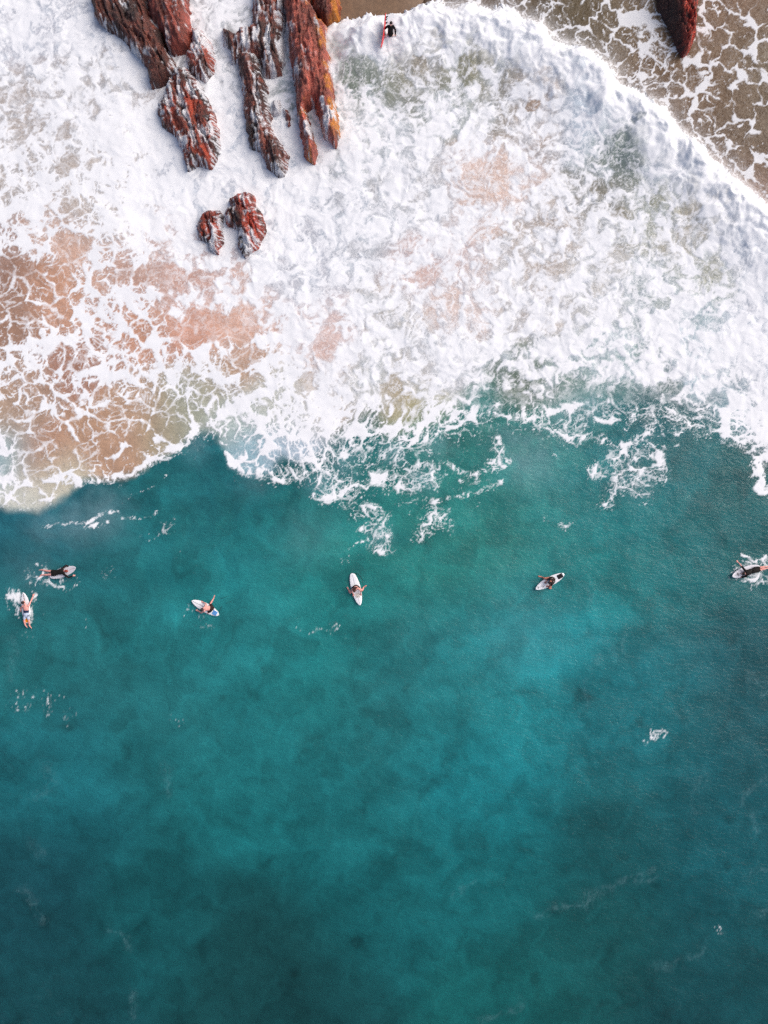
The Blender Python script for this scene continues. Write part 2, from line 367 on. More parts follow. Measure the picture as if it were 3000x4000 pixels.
    lacy = np.clip(sstep(1000, 1500, v) * sstep(1500, 900, u) + sstep(1500, 1640, v) + (1 - front) + sstep(760, 500, u) * sstep(60, 900, v) * .8, 0, 1)
    d = np.zeros(u.shape, F32)
    hw, hv = u + 10 * wx + 24 * c1x + 12 * c2x, v + 10 * wy + 24 * c1y + 12 * c2y
    for (a, b, rx, ry, k) in _pts(WINDOWS):
        e = np.sqrt(((hw - a) / rx) ** 2 + ((hv - b) / ry) ** 2)
        d = np.maximum(d, F32(k) * sstep(1.42, .72, e))
    teals0 = 1 - surf
    f = f - .11 * sstep(1000, 1150, v) * sstep(1150, 850, u)
    d = d * (1 - .25 * sstep(900, 1100, u) * sstep(700, 900, v) * (1 - teals0))
    f = f * (1 - .80 * np.clip(d, 0, 1.1))
    cl = np.zeros(u.shape, F32)
    for (a, b, r, k) in _pts(CLUSTERS):
        e2 = ((uw - a) ** 2 + ((vw - b) * 1.25) ** 2) / (r * r)
        cl = np.maximum(cl, F32(k) * np.exp(-e2 * 1.1).astype(F32))
    teals = 1 - surf
    f = f * (1 - .62 * teals * sstep(1560, 1800, v)) * (1 - .55 * teals * sstep(1600, 1900, u))
    cl = np.where((cl > .005) & (v > 1960), cl * 1.35 + .05 * sstep(.01, .05, cl), cl)
    f = np.maximum(f, cl * (.9 + .22 * sstep(2150, 2300, u)) * (.65 + .7 * fbm(X * 1.1, Y * 1.1, 41, 2)))
    st = np.zeros(u.shape, F32)
    for (pts, w, k) in STRANDS:
        p = np.asarray(pts, float); m = (u > p[:, 0].min() - 90) & (u < p[:, 0].max() + 90) & (v > p[:, 1].min() - 90) & (v < p[:, 1].max() + 90)
        if not m.any(): continue
        dd, aa = seg_dist(uw[m] * .5 + u[m] * .5, vw[m] * .5 + v[m] * .5, pts)
        st[m] = np.maximum(st[m], F32(k) * np.exp(-(dd / w) ** 2))
    f = f + st * (.75 + 1.1 * sx)
    rip = fbm(X * 0.8 + 7, Y * 0.8, 42, 3)
    bnd = bilin(BND, (u + 8 * c2x - FIB0[0]) / BAND, (v + 8 * c2y - FIB0[1]) / BAND)
    f = f + (bnd - .5) * (.40 - .16 * np.clip(lacy, 0, 1)) * sstep(.3, .55, f) * surf * front
    f = f + .26 * rip * sstep(0.02, .3, f) * (1 - .6 * sstep(.85, 1, f))
    out = .25 + .22 * fbm(X * .35, Y * .35, 43, 2) + .22 * sstep(170, 20, -fsd) * (.5 + rip) + .26 * np.exp(-((u - 2560) / 90) ** 2 - ((v - 150) / 190) ** 2)
    sand = sstep(1780, 1600, u) * sstep(-4, 4, -fsd)        # wet sand strip: nearly no foam
    out = out * (1 - .95 * sand)
    f = np.where(front > .5, f, 0) * 1.0 + (1 - front) * out * (front <= .5) + 0
    # --- patterns
    dirs = sstep(1500, 1750, v) * sstep(1000, 1500, u)      # drawn out along the shore by the backwash
    ox, oy = bx - 33, by - 26
    lx = (ox * .92 - oy * .38) * (1 - .22 * dirs); ly = (oy * .92 + ox * .38) * (1 + .18 * dirs)
    e1, r1 = voro(lx * .82, ly * .82, 51, .96)
    e2, r2 = voro(lx * 1.9 + 9 + .15 * c2x, ly * 1.9, 52, .96)
    e3, r3 = voro(lx * 4.3 + 4 + .3 * c2x, ly * 4.3 + .3 * c2y, 53, .96)
    wv = fbm(bx * .9 + 5, by * .9, 54, 2); wv2 = fbm(bx * 2.2 + 5, by * 2.2, 56, 2)
    L1 = (1 - 1.35 * e1 + .45 * (r1 - .45)) * (1.0 + .30 * wv)
    L2 = (1 - 1.35 * e2 + .45 * (r2 - .45)) * (.66 + .34 * f + .36 * wv2 - .2 * wv)
    L3 = (1 - 1.35 * e3 + .45 * (r3 - .45)) * (.48 + .46 * f + .40 * wv - .3 * wv2)
    gr = gnoise(X * 10, Y * 10, 55)
    curl = ridged(bx * .9, by * .9, 57, 3, .5)
    lace = ranked(np.maximum(np.maximum(L1, L2), np.maximum(L3, .55 * L2 + .50 * curl)) + .08 * c2x + .07 * gr)
    fine = ranked(.55 * L3 + .45 * gnoise(X * 6.5 + .8 * c2x, Y * 8, 58) + .4 * gr + .25 * c2y)
    lowf = sstep(.30, .12, f) * (1 - surf)
    lace = lace + (fine - lace) * lowf
    qx, qy = X + .6 * wx + .36 * c1x + .13 * c2x, Y + .6 * wy + .36 * c1y + .13 * c2y
    tr = .40 * ridged(qx * .95, qy * .85, 61, 4, .6) + .46 * ridged(qx * 2.3 + 3, qy * 2.1, 62, 4, .62)
    fib = bilin(FIB, (u + 5 * c2x - FIB0[0]) / FIBD, (v + 5 * c2y - FIB0[1]) / FIBD)
    turb = ranked(.34 * ranked(tr) + .66 * fib + .14 * wv + .05 * L3)
    lacy = np.clip(lacy + .35 * rip, 0, 1)
    lacy = np.where(front < .5, 1, lacy).astype(F32)
    P = turb + (ranked(lace + .12 * fib) - turb) * lacy
    P = ranked(P) * .85 + P * .15
    s = .06 + .34 * (1 - lacy)
    outer = 1 - front
    fe = f - (.36 + .12 * wv) * (1 - lacy) * sstep(1.06, .8, f) - .12 * lacy * sstep(.85, .3, f) * surf - .07 * teals - .08 * np.clip(d, 0, 1)
    foam = sstep(1 - fe - s, 1 - fe + s, P) * sstep(.012, .06, f)
    # the net of fine threads between the patches
    g0 = f + (.30 - .12 * sstep(1650, 2000, u) * sstep(.25, .05, cl)) * teals * sstep(.05, .22, f) + .20 * sstep(.2, .6, d)
    gate1 = sstep(-.30, .10, wv + .15 * gr + (g0 - .30) * 2.0); gate2 = sstep(-.28, .15, wv2 * .8 - .3 * wv + .1 * gr + (g0 - .38) * 1.7)
    win = sstep(.2, .7, d) * lacy * surf * sstep(800, 1000, v)
    t1 = sstep(1, .30, (e1 + .06 * gr + .05 * c2x) / (.030 + .07 * win + .17 * np.clip(g0, 0, .8) * np.clip(1 + 1.4 * wv2, .3, 2))) * np.maximum(gate1, win * .95)
    t2 = sstep(1, .30, (e2 + .08 * gr) / (.05 + .05 * win * np.clip(1 + 2 * wv, .2, 1.6) + .17 * np.clip(g0, 0, .8) * np.clip(1 + 1.2 * wv, .3, 2))) * np.maximum(gate2, win * sstep(-.25, .15, wv + .5 * wv2) * .85)
    t3 = sstep(1, .30, (e3 + .10 * gr) / (.10 + .20 * g0)) * sstep(.25, .6, g0 + .5 * wv) * .55
    thread = np.maximum(np.maximum(t1 * .95, t2 * .85), t3) * np.maximum(sstep(.05, .16, f), win) * lacy * (.62 + .5 * fib)
    # strings of bubbles drawn over the gaps by the swirls
    kx, ky = X + .5 * wx + .30 * c1x + .15 * c2x + .02 * gr, Y + .5 * wy + .30 * c1y + .15 * c2y
    arcs = np.zeros(u.shape, F32)
    for fq, sd, th, kk in ((.75, 64, .88, 1.0), (1.6, 65, .85, .92), (3.3, 66, .80, .8), (6.0, 67, .76, .6)):
        r = 1 - np.abs(gnoise(kx * fq + 3 * sd, ky * fq * .9, sd)) * F32(1.35)
        g = sstep(-.35, .15, gnoise(kx * fq * .8 + 7, ky * fq * .8, sd + 40) + .5 * (fib - .5))
        arcs = np.maximum(arcs, sstep(th, th + .13, r + .05 * gr + .08 * (fib - .5)) * g * F32(kk))
    arcs = arcs * (1 - lacy) * np.maximum(.2 + .8 * sstep(.25, .6, f), .8 * sstep(.2, .6, d)) * front * surf
    foam = np.maximum(foam, arcs)
    foam = np.maximum(foam * (1 - .10 * (1 - P) - .15 * lowf), thread * (.80 + .2 * (1 - outer)))
    foam = foam * (1 - .16 * outer)
    # soft aerated water around and under the foam
    milk = np.clip(sstep(.40, .95, f) * (.42 + .35 * rip + .3 * c1x) * (.25 + .75 * surf) * front * (1 - .45 * lacy), 0, .75)
    mist = sstep(190, 0, np.abs(fsd - 60)) * front
    puffs = fbm(X * .95 + .5 * wx + .1 * c1x, Y * .95 + .5 * wy + .1 * c1y, 92, 3, .5)
    foam = np.maximum(foam, front * sstep(-12, 22, fsd) * sstep(280, 60, fsd + 70 * rip + 30 * sx) * (.86 + .45 * puffs + .22 * (fib - .5) + .20 * gnoise(farc / 13, fsd / 120, 94) + .12 * gnoise(farc / 6, fsd / 60, 95)) * (1 - .75 * np.clip(d, 0, 1)) * sstep(1180, 1300, u))
    spray = (1 - front) * np.exp(-np.clip(-fsd, 0, None) / 26) * sstep(1640, 1760, u)
    foam = np.maximum(foam, spray * (.55 + .5 * gr + .3 * c2x))
    foam = np.clip(foam, 0, 1)
    # faint old streaks and sun-bleached foam haze on the open sea
    bd = np.zeros(u.shape, F32)
    for (pts, w, k) in BANDS:
        p = np.asarray(pts, float); m = (u > p[:, 0].min() - 130) & (u < p[:, 0].max() + 130) & (v > p[:, 1].min() - 130) & (v < p[:, 1].max() + 130)
        if not m.any(): continue
        dd, aa = seg_dist(u[m] + 46 * wx[m] + 16 * c1x[m], v[m] + 46 * wy[m] + 16 * c1y[m], pts)
        bd[m] = np.maximum(bd[m], F32(k) * np.exp(-(dd / (w * .7)) ** 2) * np.clip(ridged(aa / 60 + c1x[m], dd / 9 + .5 * c1y[m], 71, 3) * 2.2 - .75, 0, 1.6))
    edgeh = np.clip(.5 + 1.2 * fbm(X * .14 + 3, Y * .14, 72, 2), 0, 1) * sstep(1950, 2300, v)
    side = sstep(1900, 2600, u) + sstep(500, 100, u)
    hair = sstep(.62, .95, ridged((X + .5 * Y) * .35 + .5 * wx, (Y - .5 * X) * 1.5 + .6 * wy, 73, 4, .65)) * edgeh * side
    mk = np.zeros(u.shape, F32)
    for (a, b, r, k) in _pts(MILKS):
        mk = np.maximum(mk, F32(k) * np.exp(-((hw - a) ** 2 + (hv - b) ** 2) / (r * r)))
    mk = mk * (1 + .5 * c1y)
    wisp = np.clip(bd + .05 * hair, 0, .4) * (1 - surf)
    pale = lin((205, 218, 228)).astype(F32)
    col = col + (pale - col) * np.clip(milk, 0, .8)[..., None]
    col = col + (lin((150, 196, 204)).astype(F32) - col) * np.clip(wisp * 1.5, 0, .6)[..., None]
    col = col + (lin((165, 205, 216)).astype(F32) - col) * np.clip(mk, 0, .7)[..., None]
    # --- relief
    swell = .10 * fbm(X * .12, Y * .16, 81, 2) + .05 * fbm(X * .5, Y * .6, 82, 3)
    bore = np.exp(-(np.clip(fsd - 45, 0, None) / 170) ** 2) * sstep(-25, 70, fsd) * (.62 + .2 * wx) * sstep(1250, 1420, u)
    thick = sstep(.45, 1.0, f) * front * (.35 + .65 * (1 - lacy))
    bil = ridged(qx * .8, qy * .8, 91, 2, .5)
    bore_z = sstep(330, 60, fsd + 80 * rip) * front * sstep(1150, 1350, u)
    z = swell + bore + .015 * foam + thick * (.045 * c1x + .03 * (bil - .5))  + bore_z * (.24 * puffs + .03 * c1y)
    z = z + (1 - front) * (-.05)
    return col, foam, z.astype(F32), f, surf, front

# ================================================================ helpers for objects and materials
def tag(o, label=None, cat=None, group=None, kind=None):
    if label: o['label'] = label
    if cat: o['category'] = cat
    if group: o['group'] = group
    if kind: o['kind'] = kind
    return o
def link(name, mesh, parent=None):
    o = bpy.data.objects.new(name, mesh)
    COL.objects.link(o)
    if parent is not None: o.parent = parent
    return o
def empty(name, loc):
    o = bpy.data.objects.new(name, None)
    COL.objects.link(o)
    o.location = loc
    o.empty_display_size = 0.3
    return o
def rgb(r, g, b, k=0.87):
    c = lin((r, g, b)) * k
    return (float(c[0]), float(c[1]), float(c[2]), 1)
def new_mat(name):
    m = bpy.data.materials.new(name)
    m.use_nodes = True
    return m, m.node_tree.nodes, m.node_tree.links, m.node_tree.nodes["Principled BSDF"]
def plain(name, col, rough=0.6, spec=0.4, var=0.12, scale=14.0, bump=0.0, bscale=60.0):
    """a paint / cloth / skin material with a little uneven tone"""
    m, N, L, p = new_mat(name)
    tc = N.new("ShaderNodeTexCoord")
    nz = N.new("ShaderNodeTexNoise"); nz.inputs["Scale"].default_value = scale; nz.inputs["Detail"].default_value = 4
    L.new(tc.outputs["Object"], nz.inputs["Vector"])
    mx = N.new("ShaderNodeMix"); mx.data_type = 'RGBA'
    a = [c * (1 - var) for c in col[:3]] + [1]; b = [min(1, c * (1 + var)) for c in col[:3]] + [1]
    mx.inputs[6].default_value = a; mx.inputs[7].default_value = b
    L.new(nz.outputs["Fac"], mx.inputs[0]); L.new(mx.outputs[2], p.inputs["Base Color"])
    p.inputs["Roughness"].default_value = rough
    p.inputs["Specular IOR Level"].default_value = spec
    if bump:
        n2 = N.new("ShaderNodeTexNoise"); n2.inputs["Scale"].default_value = bscale; n2.inputs["Detail"].default_value = 3
        L.new(tc.outputs["Object"], n2.inputs["Vector"])
        bp = N.new("ShaderNodeBump"); bp.inputs["Strength"].default_value = bump; bp.inputs["Distance"].default_value = 0.02
        L.new(n2.outputs["Fac"], bp.inputs["Height"]); L.new(bp.outputs[0], p.inputs["Normal"])
    return m
def mesh_arrays(name, co, quads, mat=None, smooth=True):
    """mesh from numpy arrays; quads is (n,4) or (n,3)"""
    me = bpy.data.meshes.new(name)
    n, k = quads.shape
    me.vertices.add(len(co)); me.vertices.foreach_set("co", np.ascontiguousarray(co, F32).ravel())
    me.loops.add(n * k); me.loops.foreach_set("vertex_index", np.ascontiguousarray(quads, np.int32).ravel())
    me.polygons.add(n)
    me.polygons.foreach_set("loop_start", np.arange(0, n * k, k, dtype=np.int32))
    me.update(calc_edges=True)
    if smooth: me.polygons.foreach_set("use_smooth", np.ones(n, bool))
    if mat: me.materials.append(mat)
    return me
def grid_quads(nr, nc):
    i = np.arange(nr * nc, dtype=np.int32).reshape(nr, nc)
    return np.stack([i[:-1, :-1], i[:-1, 1:], i[1:, 1:], i[1:, :-1]], -1).reshape(-1, 4)
def add_float(me, name, a):
    at = me.attributes.new(name, 'FLOAT', 'POINT'); at.data.foreach_set("value", np.ascontiguousarray(a, F32).ravel())
def add_color(me, name, c):
    at = me.attributes.new(name, 'FLOAT_COLOR', 'POINT')
    at.data.foreach_set("color", np.ascontiguousarray(np.concatenate([c, np.ones((len(c), 1))], 1), F32).ravel())
def spot(u, v, z=0.0):
    """surveyed image position of a point z metres above the water -> metres"""
    k = 0.015 * (1 - z / H_CAM)
    return Vector(((u - 1500) * k, (2000 - v) * k, z))

# ---- materials of the place
def water_material():
    m, N, L, p = new_mat("sea water and foam")
    body = N.new("ShaderNodeAttribute"); body.attribute_name = "body"
    foam = N.new("ShaderNodeAttribute"); foam.attribute_name = "foam"
    clr = N.new("ShaderNodeAttribute"); clr.attribute_name = "clarity"
    geo = N.new("ShaderNodeNewGeometry")
    # ripples of the open water
    mp = N.new("ShaderNodeMapping"); mp.inputs["Rotation"].default_value = (0, 0, 0.35); mp.inputs["Scale"].default_value = (1, 1.7, 1)
    L.new(geo.outputs["Position"], mp.inputs["Vector"])
    r1 = N.new("ShaderNodeTexNoise"); r1.inputs["Scale"].default_value = 3.2; r1.inputs["Detail"].default_value = 6; r1.inputs["Roughness"].default_value = 0.62; r1.inputs["Distortion"].default_value = 0.6
    L.new(mp.outputs[0], r1.inputs["Vector"])
    bp = N.new("ShaderNodeBump"); bp.inputs["Strength"].default_value = 0.42; bp.inputs["Distance"].default_value = 0.11
    L.new(r1.outputs["Fac"], bp.inputs["Height"])
    # fine tone of the water: suspended silt and bubbles
    r2 = N.new("ShaderNodeTexNoise"); r2.inputs["Scale"].default_value = 13.0; r2.inputs["Detail"].default_value = 5; r2.inputs["Roughness"].default_value = 0.7
    L.new(geo.outputs["Position"], r2.inputs["Vector"])
    mr = N.new("ShaderNodeMapRange"); mr.inputs[1].default_value = 0.3; mr.inputs[2].default_value = 0.7; mr.inputs[3].default_value = 0.90; mr.inputs[4].default_value = 1.10
    L.new(r2.outputs["Fac"], mr.inputs[0])
    sc = N.new("ShaderNodeMix"); sc.data_type = 'RGBA'; sc.blend_type = 'MULTIPLY'; sc.inputs[0].default_value = 1
    L.new(body.outputs["Color"], sc.inputs[6]); L.new(mr.outputs[0], sc.inputs[7])
    L.new(sc.outputs[2], p.inputs["Base Color"])
    p.inputs["Roughness"].default_value = 0.22
    p.inputs["IOR"].default_value = 1.33
    L.new(bp.outputs[0], p.inputs["Normal"])
    tr = N.new("ShaderNodeBsdfTransparent"); tr.inputs[0].default_value = (0.75, 0.95, 0.95, 1)
    mw = N.new("ShaderNodeMixShader"); L.new(clr.outputs["Fac"], mw.inputs[0]); L.new(p.outputs[0], mw.inputs[1]); L.new(tr.outputs[0], mw.inputs[2])
    # foam: bubbly white, broken up finely at its borders
    f1 = N.new("ShaderNodeTexNoise"); f1.inputs["Scale"].default_value = 13; f1.inputs["Detail"].default_value = 4; f1.inputs["Roughness"].default_value = 0.72
    L.new(geo.outputs["Position"], f1.inputs["Vector"])
    ad = N.new("ShaderNodeMath"); ad.operation = 'MULTIPLY_ADD'; ad.inputs[1].default_value = 0.6; ad.inputs[2].default_value = -0.30
    L.new(f1.outputs["Fac"], ad.inputs[0])
    # strongest where the cover is middling: 4 f (1 - f)
    om = N.new("ShaderNodeMath"); om.operation = 'SUBTRACT'; om.inputs[0].default_value = 1.0; L.new(foam.outputs["Fac"], om.inputs[1])
    mm = N.new("ShaderNodeMath"); mm.operation = 'MULTIPLY'; L.new(om.outputs[0], mm.inputs[0]); L.new(foam.outputs["Fac"], mm.inputs[1])
    m3 = N.new("ShaderNodeMath"); m3.operation = 'MULTIPLY'; L.new(mm.outputs[0], m3.inputs[0]); L.new(ad.outputs[0], m3.inputs[1])
    m4 = N.new("ShaderNodeMath"); m4.operation = 'MULTIPLY_ADD'; m4.inputs[1].default_value = 4.0; m4.use_clamp = True
    L.new(m3.outputs[0], m4.inputs[0]); L.new(foam.outputs["Fac"], m4.inputs[2])
    fp = N.new("ShaderNodeBsdfPrincipled")
    fp.inputs["Base Color"].default_value = (0.85, 0.865, 0.88, 1)
    fp.inputs["Roughness"].default_value = 0.75
    fp.inputs["Specular IOR Level"].default_value = 0.15
    fb = N.new("ShaderNodeBump"); fb.inputs["Strength"].default_value = 0.12; fb.inputs["Distance"].default_value = 0.02
    L.new(f1.outputs["Fac"], fb.inputs["Height"]); L.new(fb.outputs[0], fp.inputs["Normal"])
    ms = N.new("ShaderNodeMixShader")
    L.new(m4.outputs[0], ms.inputs[0]); L.new(mw.outputs[0], ms.inputs[1]); L.new(fp.outputs[0], ms.inputs[2])
    L.new(ms.outputs[0], N["Material Output"].inputs["Surface"])
    return m
def rock_material():
    m, N, L, p = new_mat("wet red rock")
    tone = N.new("ShaderNodeAttribute"); tone.attribute_name = "tone"
    wash = N.new("ShaderNodeAttribute"); wash.attribute_name = "wash"
    geo = N.new("ShaderNodeNewGeometry")
    n1 = N.new("ShaderNodeTexNoise"); n1.inputs["Scale"].default_value = 7; n1.inputs["Detail"].default_value = 7; n1.inputs["Roughness"].default_value = 0.7
    L.new(geo.outputs["Position"], n1.inputs["Vector"])
    mr = N.new("ShaderNodeMapRange"); mr.inputs[1].default_value = 0.3; mr.inputs[2].default_value = 0.7; mr.inputs[3].default_value = 0.45; mr.inputs[4].default_value = 1.5
    L.new(n1.outputs["Fac"], mr.inputs[0])
    sc = N.new("ShaderNodeMix"); sc.data_type = 'RGBA'; sc.blend_type = 'MULTIPLY'; sc.inputs[0].default_value = 1
    L.new(tone.outputs["Color"], sc.inputs[6]); L.new(mr.outputs[0], sc.inputs[7])
    mx = N.new("ShaderNodeMix"); mx.data_type = 'RGBA'
    L.new(wash.outputs["Fac"], mx.inputs[0]); L.new(sc.outputs[2], mx.inputs[6]); mx.inputs[7].default_value = (0.74, 0.75, 0.78, 1)
    L.new(mx.outputs[2], p.inputs["Base Color"])
    p.inputs["Roughness"].default_value = 0.42
    n2 = N.new("ShaderNodeTexNoise"); n2.inputs["Scale"].default_value = 16; n2.inputs["Detail"].default_value = 6; n2.inputs["Roughness"].default_value = 0.7
    L.new(geo.outputs["Position"], n2.inputs["Vector"])
    bp = N.new("ShaderNodeBump"); bp.inputs["Strength"].default_value = 0.9; bp.inputs["Distance"].default_value = 0.09
    L.new(n2.outputs["Fac"], bp.inputs["Height"]); L.new(bp.outputs[0], p.inputs["Normal"])
    return m
def sand_material():
    m, N, L, p = new_mat("wet sand")
    tone = N.new("ShaderNodeAttribute"); tone.attribute_name = "tone"
    geo = N.new("ShaderNodeNewGeometry")
    n1 = N.new("ShaderNodeTexNoise"); n1.inputs["Scale"].default_value = 3; n1.inputs["Detail"].default_value = 9; n1.inputs["Roughness"].default_value = 0.75
    L.new(geo.outputs["Position"], n1.inputs["Vector"])
    mr = N.new("ShaderNodeMapRange"); mr.inputs[1].default_value = 0.3; mr.inputs[2].default_value = 0.7; mr.inputs[3].default_value = 0.7; mr.inputs[4].default_value = 1.3
    L.new(n1.outputs["Fac"], mr.inputs[0])
    sc = N.new("ShaderNodeMix"); sc.data_type = 'RGBA'; sc.blend_type = 'MULTIPLY'; sc.inputs[0].default_value = 1
    L.new(tone.outputs["Color"], sc.inputs[6]); L.new(mr.outputs[0], sc.inputs[7])
    L.new(sc.outputs[2], p.inputs["Base Color"])
    p.inputs["Roughness"].default_value = 0.45
    bp = N.new("ShaderNodeBump"); bp.inputs["Strength"].default_value = 0.4; bp.inputs["Distance"].default_value = 0.05
    L.new(n1.outputs["Fac"], bp.inputs["Height"]); L.new(bp.outputs[0], p.inputs["Normal"])
    return m

# ================================================================ the sea
def growing(a, first, n, k):
    out, d = [], first
    for _ in range(n):
        a += d; d *= k; out.append(a)
    return out
STEP = 0.054
xs_mid = np.arange(-22.9, 22.9, STEP)
xs = np.r_[[-x for x in growing(22.9, .12, 30, 1.32)][::-1], xs_mid, growing(xs_mid[-1], .12, 30, 1.32)]
ys_low = np.arange(-30.6, -4.2, 0.095)
ys_mid = np.arange(-4.2, 30.8, STEP)
ys = np.r_[[-y for y in growing(30.6, .15, 30, 1.32)][::-1], ys_low, ys_mid, growing(ys_mid[-1], .15, 16, 1.22)]
GXX, GYY = np.meshgrid(xs, ys)
UU, VV = GXX / 0.015 + 1500, 2000 - GYY / 0.015
Uc, Vc = np.clip(UU, -2500, 5500), np.clip(VV, -2500, 6500)      # the survey ends there; beyond it the sea goes on alike
body_c, foam_c, sea_z, cover, surf_m, front_m = water_fields(Uc, Vc)
body_c = body_c * F32(0.92)
sand_strip = sstep(1700, 1600, UU) * sstep(1150, 1240, UU) * (1 - front_m) * sstep(90, 40, VV)
near_rock = sstep(450, 600, UU) * sstep(1380, 1200, UU) * sstep(1100, 900, VV)
sea_z = sea_z - 0.12 * near_rock - 0.45 * sand_strip - 0.25 * sstep(0, -250, VV)
clarity = (0.30 * (1 - surf_m) * (1 - foam_c) + 0.0).astype(F32)
def sea_level(p):
    return float(sea_z[int(np.argmin(np.abs(ys - p.y))), int(np.argmin(np.abs(xs - p.x)))])
def build_sea():
    nr, nc = GXX.shape
    co = np.stack([GXX, GYY, sea_z], -1).reshape(-1, 3)
    dzy = np.gradient(sea_z.astype(float), ys, axis=0); dzx = np.gradient(sea_z.astype(float), xs, axis=1)
    nrm = np.stack([-dzx, -dzy, np.ones_like(dzx)], -1).reshape(-1, 3)
    nrm /= np.linalg.norm(nrm, axis=1)[:, None]
    quads = grid_quads(nr, nc)
    fm = foam_c.reshape(-1)[quads].mean(1) > 0.45
    mat = water_material()
    for name, sel in (("sea", ~fm), ("surf_foam", fm)):
        q = quads[sel]
        idx, inv = np.unique(q, return_inverse=True)
        me = mesh_arrays(name, co[idx], inv.reshape(-1, 4), mat)
        add_color(me, "body", body_c.reshape(-1, 3)[idx]); add_float(me, "foam", foam_c.reshape(-1)[idx]); add_float(me, "clarity", clarity.reshape(-1)[idx])
        me.normals_split_custom_set_from_vertices(nrm[idx].astype(F32))
        o = link(name, me)
        if name == "sea": tag(o, "teal sea turning sandy brown under the broken surf", "sea", kind='structure')
        else: tag(o, "white foam of the broken wave spread over the sea", "foam", kind='stuff')
build_sea()

# ---- sea bed and beach in one sheet
def build_seabed():
    a = np.r_[[-x for x in growing(40, .6, 22, 1.3)][::-1], np.arange(-40, 40, .4), growing(39.6, .6, 22, 1.3)]
    b = np.r_[[-x for x in growing(40, .6, 22, 1.3)][::-1], np.arange(-40, 45, .4), growing(44.6, .6, 22, 1.3)]
    gx, gy = np.meshgrid(a, b)
    u, v = gx / .015 + 1500, 2000 - gy / .015
    z = -0.55 - 3.2 * sstep(600, 4200, v) + .12 * fbm(gx * .3, gy * .3, 201, 3)
    z = z + .42 * sstep(1850, 1560, u) * sstep(1000, 1200, u) * sstep(260, 60, v)
    z = z + np.clip((-60 - v) * .015, 0, 60) * .10 + .5 * sstep(-40, -200, v)
    z = np.minimum(z, 4 + .4 * fbm(gx * .05, gy * .05, 203, 2))
    wet = sstep(-700, -150, v)[..., None]
    c = np.array(lin((196, 172, 140))) * .8 * (1 - wet) + np.array(lin((126, 99, 74))) * .87 * wet
    deep = sstep(900, 2000, v)[..., None]
    c = c * (1 - deep) + np.array((.05, .14, .14)) * deep
    me = mesh_arrays("sand_bed", np.stack([gx, gy, z], -1).reshape(-1, 3), grid_quads(*gx.shape), sand_material())
    add_color(me, "tone", c.reshape(-1, 3))
    tag(link("sand", me), "brown wet sand of the shore and the sea bed", "sand", kind='structure')
build_seabed()

# ================================================================ rocks
RAW = {
 # outline (survey units), axis angle from south in degrees, height, wash, [tone, second tone], label
 'slab_left': ("330 -160;360 40;386 86;466 132;470 136;492 159;525 205;545 219;565 245;572 300;585 325;620 312;655 300;680 285;676 240;645 180;640 120;590 60;560 -60;540 -160", 24, 1.15, .09, (108,60,48), (54,34,30)),
 'slab_center': ("560 -160;565 0;570 55;625 133;655 178;668 190;725 178;738 152;735 60;728 0;720 -160", 16, 1.35, .07, (150,70,56), (92,46,38)),
 'knob_side': ("738 100;778 98;812 140;828 200;822 262;795 297;758 272;728 252;716 205;736 160", 20, .8, .36, (140,66,52), (70,40,34)),
 'tail_left': ("668 250;715 245;768 296;804 371;830 431;853 524;852 565;818 640;765 626;724 650;700 565;680 515;618 470;606 410;640 330", 17, .85, .34, (132,60,44), (50,32,28)),
 'slab_upper_middle': ("862 90;922 112;936 86;980 80;985 -160;1100 -160;1106 165;1096 270;1036 272;1003 205;936 200;905 218;896 172;870 152", 4, .8, .26, (140,82,70), (70,44,38)),
 'slab_lower_middle': ("916 190;995 196;1035 318;1036 360;1056 440;1050 478;1082 530;1119 585;1106 668;1082 670;1042 638;1016 578;970 552;953 465;943 332", 12, .95, .22, (128,72,60), (62,40,35)),
 'stub': ("1059 371;1086 371;1090 425;1060 432", 6, .5, .2, (130,60,50), (84,44,38)),
 'sliver': ("1105 400;1122 420;1132 470;1120 474;1106 430", 10, .4, .3, (120,60,50), (84,44,38)),
 'ridge_right': ("1109 -160;1109 0;1112 73;1122 159;1142 278;1155 391;1169 490;1188 597;1225 620;1241 583;1218 504;1195 424;1228 397;1241 464;1268 524;1311 564;1328 517;1314 398;1301 318;1288 219;1268 133;1275 86;1248 73;1215 0;1205 -160", 7, 1.5, .06, (178,92,76), (120,62,50)),
 'knob_right': ("1212 -160;1215 -20;1222 33;1248 66;1281 80;1300 66;1324 58;1322 -20;1318 -160", 0, 1.2, .03, (150,72,54), (96,48,38)),
 'boulder_left': ("804 814;845 814;861 838;854 881;859 927;845 970;816 963;804 927;772 915;770 867;782 833", 12, .62, .26, (150,54,36), (50,34,30)),
 'boulder_right': ("917 756;951 746;977 756;987 795;1011 843;1023 886;1011 915;984 954;953 985;931 939;927 881;905 872;890 862;883 814;905 795;893 775", 14, .85, .17, (168,56,36), (58,34,30)),
 'rock_far_right': ("2575 -160;2580 0;2596 40;2622 80;2656 152;2679 202;2695 192;2722 146;2729 100;2732 0;2735 -160", 18, 1.3, .02, (150,52,36), (56,30,26)),
}
